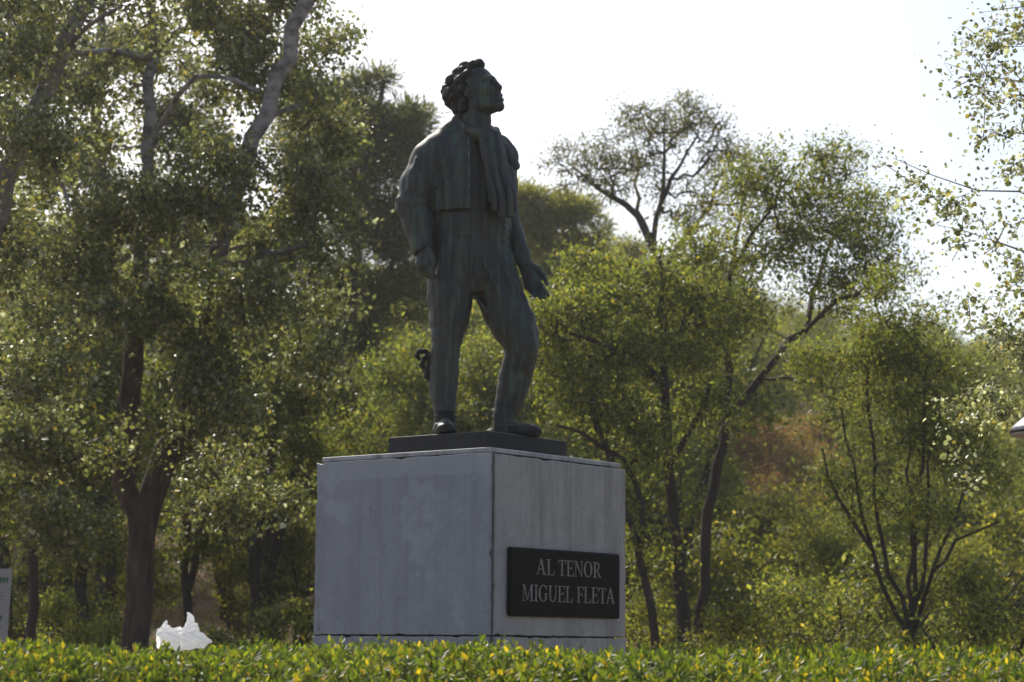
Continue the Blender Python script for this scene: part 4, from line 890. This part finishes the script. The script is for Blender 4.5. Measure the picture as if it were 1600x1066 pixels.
# near shrubs, one by one
put_px(1, 1175, 24.5, 0.95, 'bright yellowish shrub between the forked tree and the multi stemmed tree'); put_px(5, 1255, 26.0, 1.25, 'grey twiggy half bare shrub beside the multi stemmed tree')
put_px(1, 1215, 31.5, 1.35, 'broad yellowish shrub standing behind the grey twiggy shrub'); put_px(4, 1190, 58, 1.5, 'reddish shrub seen through the fork of the leaning broadleaf tree'); put_px(4, 1265, 60, 1.6, 'reddish shrub up the slope beyond the long bare limb'); put_px(4, 1160, 61, 1.5, 'reddish shrub higher up the slope beyond the forked trunk'); put_px(4, 1300, 57, 1.4, 'reddish shrub up the slope left of the multi stemmed tree'); put_px(4, 1225, 50.5, 1.2, 'low reddish shrub in front of the other reddish ones'); put_px(4, 1235, 55, 1.3, 'small reddish shrub between two larger reddish ones'); put_px(0, 1545, 25.0, 1.05, 'dark green shrub below the hanging poplar branches')
put_px(0, 1340, 29.0, 1.1, 'green shrub directly behind the multi stemmed tree'); put_px(1, 985, 30.0, 0.9, 'yellowish shrub in the shade beside the pedestal'); put_px(0, 560, 33.0, 1.2, 'green shrub behind the left edge of the pedestal')
put_px(4, 640, 37.0, 1.3, 'reddish shrub behind the statue\'s straight leg'); put_px(1, 470, 40.0, 1.1); put_px(0, 345, 29.5, 0.75, 'small dark green shrub right of the forked poplar trunk'); put_px(0, 95, 28.5, 0.8, 'small dark green shrub between the information board and the poplars'); put_px(1, 20, 33.0, 1.3, 'yellowish shrub behind the information board')
cand = []
for Y in (36.5, 40, 44, 48, 53, 59, 66, 74, 83, 93, 104, 112):
    step = 3.3 if Y < 50 else (4.0 if Y < 75 else 5.0); half = 0.29 * Y + 4; x = -half + random.uniform(0, step)
    while x < half:
        cand.append((x + random.uniform(-1, 1), Y + random.uniform(-1.5, 1.5))); x += step * random.uniform(0.75, 1.2)
for Y in (38, 42, 46.5, 51, 56, 63, 70, 79, 88, 98, 108, 114):
    for px in np.arange(1090, 1690, 62 if Y > 50 else 85): cand.append(((px + random.uniform(-25, 25) - 800) / FPX * Y, Y + random.uniform(-1.5, 1.5)))
for Y in (62, 70, 80, 92):
    for px in np.arange(480, 1090, 75): cand.append(((px + random.uniform(-25, 25) - 800) / FPX * Y, Y + random.uniform(-1.5, 1.5)))
for x, y in cand:
    px = 800 + x / y * FPX
    left_gap = 330 < px < 520 and y < 47
    if left_gap and random.random() < 0.6: continue
    r = random.random()
    if 1120 < px < 1330 and 38 < y < 68: r = 0.1 + 0.45 * r
    if 1130 < px < 1315 and 46.5 < y < 67: continue
    if y > 72 and px > 1330: put(0 if r < 0.6 else 1, x, y, random.uniform(0.8, 1.3)); continue
    if y > 80: k = 0 if r < 0.45 else (1 if r < 0.75 else (3 if r < 0.9 else 2)); sc = random.uniform(1.1, 1.7)
    elif px > 1050: k = 0 if r < 0.3 else (1 if r < 0.6 else (4 if r < 0.75 else (5 if r < 0.85 else 2))); sc = random.uniform(0.9, 1.4)
    else: k = 2 if r < 0.3 else (0 if r < 0.55 else (3 if r < 0.8 else (1 if r < 0.93 else 4))); sc = random.uniform(0.9, 1.5)
    if k in (2, 3) and px > 1050: sc *= 0.75
    put(k, x, y, sc)

# dry grass and leaf litter tufts on the slope
rng = np.random.default_rng(77); n = 45000
gx = rng.uniform(-16, 16, n); gy = 30 + 30 * rng.random(n) ** 1.5; gz = terrain(gx, gy); ax = unit(rng.normal(0, 0.45, (n, 3)) + np.array([0, 0, 1.0])); L = rng.uniform(0.08, 0.32, n)
V, F, k = leaf_geo(np.stack([gx, gy, gz - 0.03], -1), ax, unit(rng.normal(0, 1, (n, 3))), L, L * 0.12)
pal = np.array([(0.22, 0.17, 0.09), (0.15, 0.12, 0.06), (0.12, 0.13, 0.04), (0.2, 0.11, 0.06)]); colr = pal[rng.integers(0, 4, n)] * rng.uniform(0.7, 1.2, (n, 1))
g = obj('dry_grass', mesh_np('dry_grass', V, F, M_LEAF, np.repeat(colr, k, 0))); tag(g, 'dry straw coloured grass covering the earth slope', 'grass', kind='stuff')

# ------------------------------------------------------------------ hedge in front
HY0, HY1, HX = 7.7, 10.4, 4.6
def hedge_top(x, y):
    t = np.clip((y - HY0) / 0.75, 0, 1); lump = 0.018 * np.sin(x * 3.1 + y * 1.7) + 0.014 * np.sin(x * 7.3 - y * 4.1) + 0.008 * np.sin(x * 17 + y * 9)
    return 1.325 + 0.185 * np.sqrt(1 - (1 - t) ** 2) + lump - 0.10 * np.clip((y - HY1 + 0.4) / 0.4, 0, 1) ** 2
rng = np.random.default_rng(9)
hedge = empty('hedge', (0, (HY0 + HY1) / 2, 0), 'low clipped evergreen hedge with yellowing leaves running in front of the pedestal', 'hedge'); HB = np.array(hedge.location)
HPAL = np.array([(0.105, 0.15, 0.027), (0.16, 0.2, 0.036), (0.066, 0.105, 0.024), (0.24, 0.25, 0.047), (0.5, 0.38, 0.04), (0.3, 0.2, 0.07)])
M_STEM = flat_mat('hedge_stem', (0.12, 0.11, 0.05), 0.8)
def shoots(n, xlo, xhi):
    x = rng.uniform(xlo, xhi, n); y = HY0 + (HY1 - HY0) * rng.random(n) ** 1.25; z = hedge_top(x, y); return np.stack([x, y, z], -1)
ns = 10500
tips = shoots(ns, -HX, HX); lean = np.stack([rng.normal(0, 0.22, ns), rng.normal(-0.22, 0.22, ns) - 0.5 * np.clip(1 - (tips[:, 1] - HY0) / 0.6, 0, 1), np.ones(ns)], -1); lean = unit(lean)
tips[:, 2] += rng.normal(0, 0.012, ns) + 0.04 * (rng.random(ns) ** 9)
PL = [];  AX = []; NN = []; LL = []; CC = []
yell = 0.5 + 0.5 * np.sin(tips[:, 0] * 2.2 + 1.0) * np.sin(tips[:, 1] * 2.7 + tips[:, 0] * 0.9)
for j in range(8):                                          # leaves in whorls up each shoot
    ph = rng.uniform(0, 6.28, ns); up = rng.uniform(0.35, 1.3, ns) + (0.9 if j == 0 else 0)
    a1 = unit(np.cross(lean, np.array([0.3, 0.1, 1.0]) + rng.normal(0, 0.3, (ns, 3)))); a2 = np.cross(lean, a1)
    rad = a1 * np.cos(ph)[:, None] + a2 * np.sin(ph)[:, None]
    PL.append(tips - lean * (0.012 + 0.016 * j * rng.uniform(0.7, 1.2, ns))[:, None] + rad * 0.004); AX.append(unit(rad + lean * up[:, None])); NN.append(unit(lean - rad * 0.4 + rng.normal(0, 0.2, (ns, 3))))
    LL.append(rng.uniform(0.026, 0.046, ns) * (0.75 if j == 0 else 1.0))
    ci = rng.choice(6, ns, p=[0.33, 0.26, 0.2, 0.15, 0.045, 0.015]); yl = (rng.random(ns) < 0.08 * yell * (1 if j > 1 else 0.4)); ci = np.where(yl, 4, ci)
    CC.append(HPAL[ci] * rng.uniform(0.75, 1.25, (ns, 1)))
PL, AX, NN, LL, CC = (np.concatenate(a) for a in (PL, AX, NN, LL, CC))
# lower front face
nf = 9000; fx = rng.uniform(-HX, HX, nf); fz = 1.33 * rng.random(nf) ** 0.7; fy = HY0 + rng.normal(0.05, 0.06, nf)
PL = np.concatenate([PL, np.stack([fx, fy, fz], -1)]); AX = np.concatenate([AX, unit(rng.normal(0, 0.6, (nf, 3)) + np.array([0, -0.7, 0.5]))]); NN = np.concatenate([NN, unit(rng.normal(0, 0.5, (nf, 3)) + np.array([0, -0.5, 1]))])
LL = np.concatenate([LL, rng.uniform(0.035, 0.055, nf)]); CC = np.concatenate([CC, HPAL[rng.choice(4, nf)] * 0.9])
asp = rng.uniform(0.4, 0.52, len(LL))
# the 300 leaves that show largest (nearest, inside the view) become single parts
d = PL[:, 1]; px = 800 + PL[:, 0] / d * FPX; py = 1009 + (px - 800) * ROLL - (PL[:, 2] - 1.55) / d * FPX
score = np.where((px > 5) & (px < 1595) & (py > 1000) & (py < 1062), LL / d, 0); single = np.zeros(len(LL), bool)
for c in range(60):                                        # spread along the hedge
    m = np.where((px > c * 1600 / 60) & (px <= (c + 1) * 1600 / 60) & (score > 0))[0]; single[m[np.argsort(-score[m])[:5]]] = True
rest = ~single
def to6(i): return leaf_geo(PL[i] - HB, AX[i], NN[i], LL[i], LL[i] * asp[i], 'hex', 0.16)
V, F, k = to6(rest); o = obj('foliage', mesh_np('foliage', V, F, M_HEDGE, np.repeat(CC[rest], k, 0)), hedge); tag(o, kind='stuff')
leaf_meshes = []
for q in range(6):
    one = np.zeros((1, 3)); Vq, Fq, kq = leaf_geo(one, np.array([[0, 0, 1.0]]), np.array([[0, -1.0, 0.0]]), np.array([1.0]), np.array([0.46]), 'hex', 0.16)
    leaf_meshes.append(mesh_np('leaf', Vq, Fq, M_HEDGE, HPAL[q]))
for i in np.where(single)[0]:
    q = int(np.argmin(((HPAL - CC[i]) ** 2).sum(1))); o = bpy.data.objects.new('leaf', leaf_meshes[q]); COL.objects.link(o); o.parent = hedge
    a = AX[i]; s_ = unit(np.cross(a, NN[i])); nr = np.cross(s_, a); sc = LL[i]; p = PL[i] - HB
    # local z = axis, local x = side, local y = -normal
    o.matrix_local = Matrix(((s_[0] * sc, -nr[0] * sc, a[0] * sc, p[0]), (s_[1] * sc, -nr[1] * sc, a[1] * sc, p[1]), (s_[2] * sc, -nr[2] * sc, a[2] * sc, p[2]), (0, 0, 0, 1)))
# woody stems inside
st = []; pr = []; rr = []
Vs = []; Fs = []; n0 = 0
for i in range(0, ns, 5):
    a = tips[i] - HB; b_ = a - lean[i] * 0.18; c = np.array([b_[0] + rng.normal(0, 0.05), b_[1] + rng.normal(0, 0.05), max(0.0, b_[2] - rng.uniform(0.4, 1.2))])
    Vt, Ft = tubes(np.array([c, b_, a]), np.array([-1, 0, 1]), np.array([0.006, 0.004, 0.0018])); Vs.append(Vt); Fs.append(Ft + n0); n0 += len(Vt)
o = obj('stems', mesh_np('stems', np.concatenate(Vs), np.concatenate(Fs), M_STEM), hedge); tag(o, kind='stuff')

# ------------------------------------------------------------------ crumpled white plastic bag caught on the hedge
Yb = 9.1
M_BAG, n_, l_, b_, out_ = new_mat('white_plastic'); b_.inputs['Base Color'].default_value = (0.9, 0.9, 0.9, 1); b_.inputs['Roughness'].default_value = 0.4
tr = n_.new('ShaderNodeBsdfTranslucent'); tr.inputs[0].default_value = (0.92, 0.92, 0.93, 1); mx = n_.new('ShaderNodeMixShader'); mx.inputs[0].default_value = 0.62
l_.new(b_.outputs[0], mx.inputs[1]); l_.new(tr.outputs[0], mx.inputs[2]); l_.new(mx.outputs[0], out_.inputs[0])
bump(n_, l_, nz(n_, l_, geo_pos(n_), 38, 5, 0.6), 0.6, 0.015, b_)
def WB(x, y, d=0): return W(x, y, Yb + d)
f = Field(WB(232, 1030, -0.2), WB(345, 945, 0.2), 0.0035)
f.chain([(WB(249, 1006), 0.018), (WB(258, 996), 0.034), (WB(280, 1000), 0.042), (WB(298, 998), 0.042), (WB(312, 1003), 0.026), (WB(328, 1002), 0.006)], 0.015)
f.chain([(WB(246, 985, -0.02), 0.005), (WB(250, 992, -0.02), 0.018), (WB(258, 998), 0.03)], 0.012); f.chain([(WB(259.5, 972), 0.004), (WB(259, 982), 0.016), (WB(262, 994), 0.03)], 0.012)
f.chain([(WB(294, 960), 0.004), (WB(297, 970), 0.010), (WB(298, 983), 0.024), (WB(296, 998), 0.036)], 0.015); f.chain([(WB(278, 987, 0.01), 0.018), (WB(282, 998), 0.034)], 0.015); f.cap(WB(296, 962), WB(306, 985), 0.004, 0.012, 0.02)
f.cap(WB(308, 992), WB(329, 1001), 0.014, 0.004, 0.012)
f.disp(f.lo, f.lo + f.v * f.n, lambda p: (0.005 * np.sin(p[..., 0] * 130 + 4 * np.sin(p[..., 2] * 60)) * np.sin(p[..., 2] * 90 + p[..., 1] * 110)).astype(np.float32))
f.ell(WB(252, 993, -0.06), (0.016, 0.03, 0.016), None, 0.01, 'sub')
V, F = f.mesh(); bc = WB(285, 1010); obj_b = obj('plastic_bag', mesh_np('plastic_bag', V - bc, F, M_BAG, smooth=True), None, bc); tag(obj_b, 'crumpled white plastic bag with two peaks caught on top of the hedge', 'bag')

# ------------------------------------------------------------------ information board at the left
Yi = 18.0; tr_ = W(19, 889, Yi); wb = 0.95; zt_ = tr_[2]; zb_ = 0.55
M_BOARD = flat_mat('board_white', (0.36, 0.335, 0.315), 0.5, 0, 0.3, 0.08, 3); M_GREEN = flat_mat('board_green_print', (0.06, 0.15, 0.085), 0.6); M_GREY = flat_mat('board_grey_print', (0.26, 0.245, 0.235), 0.6); M_POST = flat_mat('board_post', (0.12, 0.12, 0.125), 0.5, 0.6)
ib = empty('information_board', (tr_[0] - wb / 2, Yi, 0), 'pale upright information board with a green heading beside the hedge', 'sign'); IBL = np.array(ib.location)
tilt = 0.035
def bbox_(name, x0, x1, y0, y1, z0, z1, mat, parent, bev=0.0):
    V, F = box_vf(((x0 + x1) / 2, (y0 + y1) / 2, (z0 + z1) / 2), (1, 0, 0), (0, 1, 0), (0, 0, 1), x1 - x0, y1 - y0, z1 - z0); V = V.copy(); V[:, 0] -= (zt_ - V[:, 2]) * tilt
    o = obj(name, mesh_np(name, V, F, mat), parent)
    if bev: bevel_obj(o, bev)
    return o
pnl = bbox_('panel', -wb / 2, wb / 2, -0.02, 0.02, zb_, zt_, M_BOARD, ib, 0.004)
hz = W(19, 905, Yi)[2]; rng = np.random.default_rng(2)
xx = wb / 2 - 0.02
while xx > -wb / 2 + 0.08:                                  # heading: blurred green capitals, too soft to read
    w_ = rng.uniform(0.018, 0.026); bbox_('heading_mark', xx - w_, xx, -0.023, -0.0195, hz - 0.022, hz + 0.014, M_GREEN, pnl); xx -= w_ + 0.006
bbox_('heading_rule', -wb / 2 + 0.06, wb / 2 - 0.02, -0.0228, -0.0195, hz - 0.034, hz - 0.027, M_GREEN, pnl)
for q in range(3):
    z_ = hz - 0.11 - 0.028 * q; bbox_('text_line', -wb / 2 + 0.06, wb / 2 - 0.05, -0.0225, -0.0195, z_ - 0.006, z_ + 0.004, M_GREY, pnl)
V, F = join_vf([box_vf((wb / 2 - 0.082, -0.0215, hz - 0.33), (1, 0, 0), (0, 1, 0), (0.35, 0, 1), 0.03, 0.003, 0.05), box_vf((wb / 2 - 0.09, -0.0212, hz - 0.39), (1, 0, 0), (0, 1, 0), (-0.5, 0, 1), 0.022, 0.003, 0.045)])
obj('emblem', mesh_np('emblem', V, F, M_GREEN), pnl)
for sx in (-1, 1): bbox_('post', sx * (wb / 2 - 0.1) - 0.03, sx * (wb / 2 - 0.1) + 0.03, 0.022, 0.08, -0.02, zt_ - 0.05, M_POST, ib, 0.004)

# ------------------------------------------------------------------ street lamp at the right edge
Yl = 13.6; lc = W(1652, 676, Yl); s_ = Yl / FPX
M_LAMP = flat_mat('lamp_metal', (0.16, 0.16, 0.175), 0.28, 0.85, 0.5, 0.2, 10); M_RIM = flat_mat('lamp_rim', (0.5, 0.49, 0.46), 0.5)
lamp = empty('street_lamp', (lc[0], Yl, 0), 'grey metal street lamp with a wide domed shade under the hanging poplar branches', 'lamp')
def lathe(name, prof, mat, parent, ns=40, loc=None):
    th = np.arange(ns) * 2 * math.pi / ns; V = np.array([(r * math.cos(t), r * math.sin(t), z) for r, z in prof for t in th]); m = len(prof)
    i = np.arange(m - 1)[:, None] * ns + np.arange(ns)[None]; j = np.arange(m - 1)[:, None] * ns + (np.arange(ns)[None] + 1) % ns
    F = np.stack([i, j, j + ns, i + ns], -1).reshape(-1, 4); return obj(name, mesh_np(name, V, F, mat, smooth=True), parent, loc)
R_ = 74 * s_; z0 = lc[2]
lathe('lamp_shade', [(0.03, z0 + 0.17), (0.10, z0 + 0.155), (0.2, z0 + 0.11), (R_ * 0.8, z0 + 0.075), (R_ * 0.94, z0 + 0.04), (R_, z0 + 0.008), (R_ * 0.99, z0 - 0.004), (R_ * 0.9, z0 + 0.002), (0.03, z0 + 0.03)], M_LAMP, lamp)
lathe('lamp_rim', [(R_ * 0.88, z0 - 0.004), (R_ * 0.97, z0 - 0.008), (R_ * 0.96, z0 - 0.018), (R_ * 0.86, z0 - 0.02), (0.05, z0 - 0.018), (0.05, z0 - 0.004)], M_RIM, lamp)
lathe('pole', [(0.09, 0), (0.09, 0.5), (0.055, 0.6), (0.045, z0 - 0.03), (0.05, z0 + 0.0)], M_LAMP, lamp, 20)

# ------------------------------------------------------------------ sunlit autumn haze
V, F = box_vf((0, 700, 15.5), (1, 0, 0), (0, 1, 0), (0, 0, 1), 3400, 1900, 37)
hm = bpy.data.materials.new('haze'); hm.use_nodes = True; hn = hm.node_tree.nodes; hn.clear()
ho = hn.new('ShaderNodeOutputMaterial'); hv = hn.new('ShaderNodeVolumePrincipled'); hm.node_tree.links.new(hv.outputs[0], ho.inputs['Volume'])
hv.inputs['Color'].default_value = (0.95, 0.95, 0.95, 1); hv.inputs['Density'].default_value = 0.00055; hv.inputs['Anisotropy'].default_value = 0.5
hz_ = obj('haze', mesh_np('haze', V, F, hm)); tag(hz_, 'pale sunlit haze hanging between the trees', 'haze', kind='stuff')
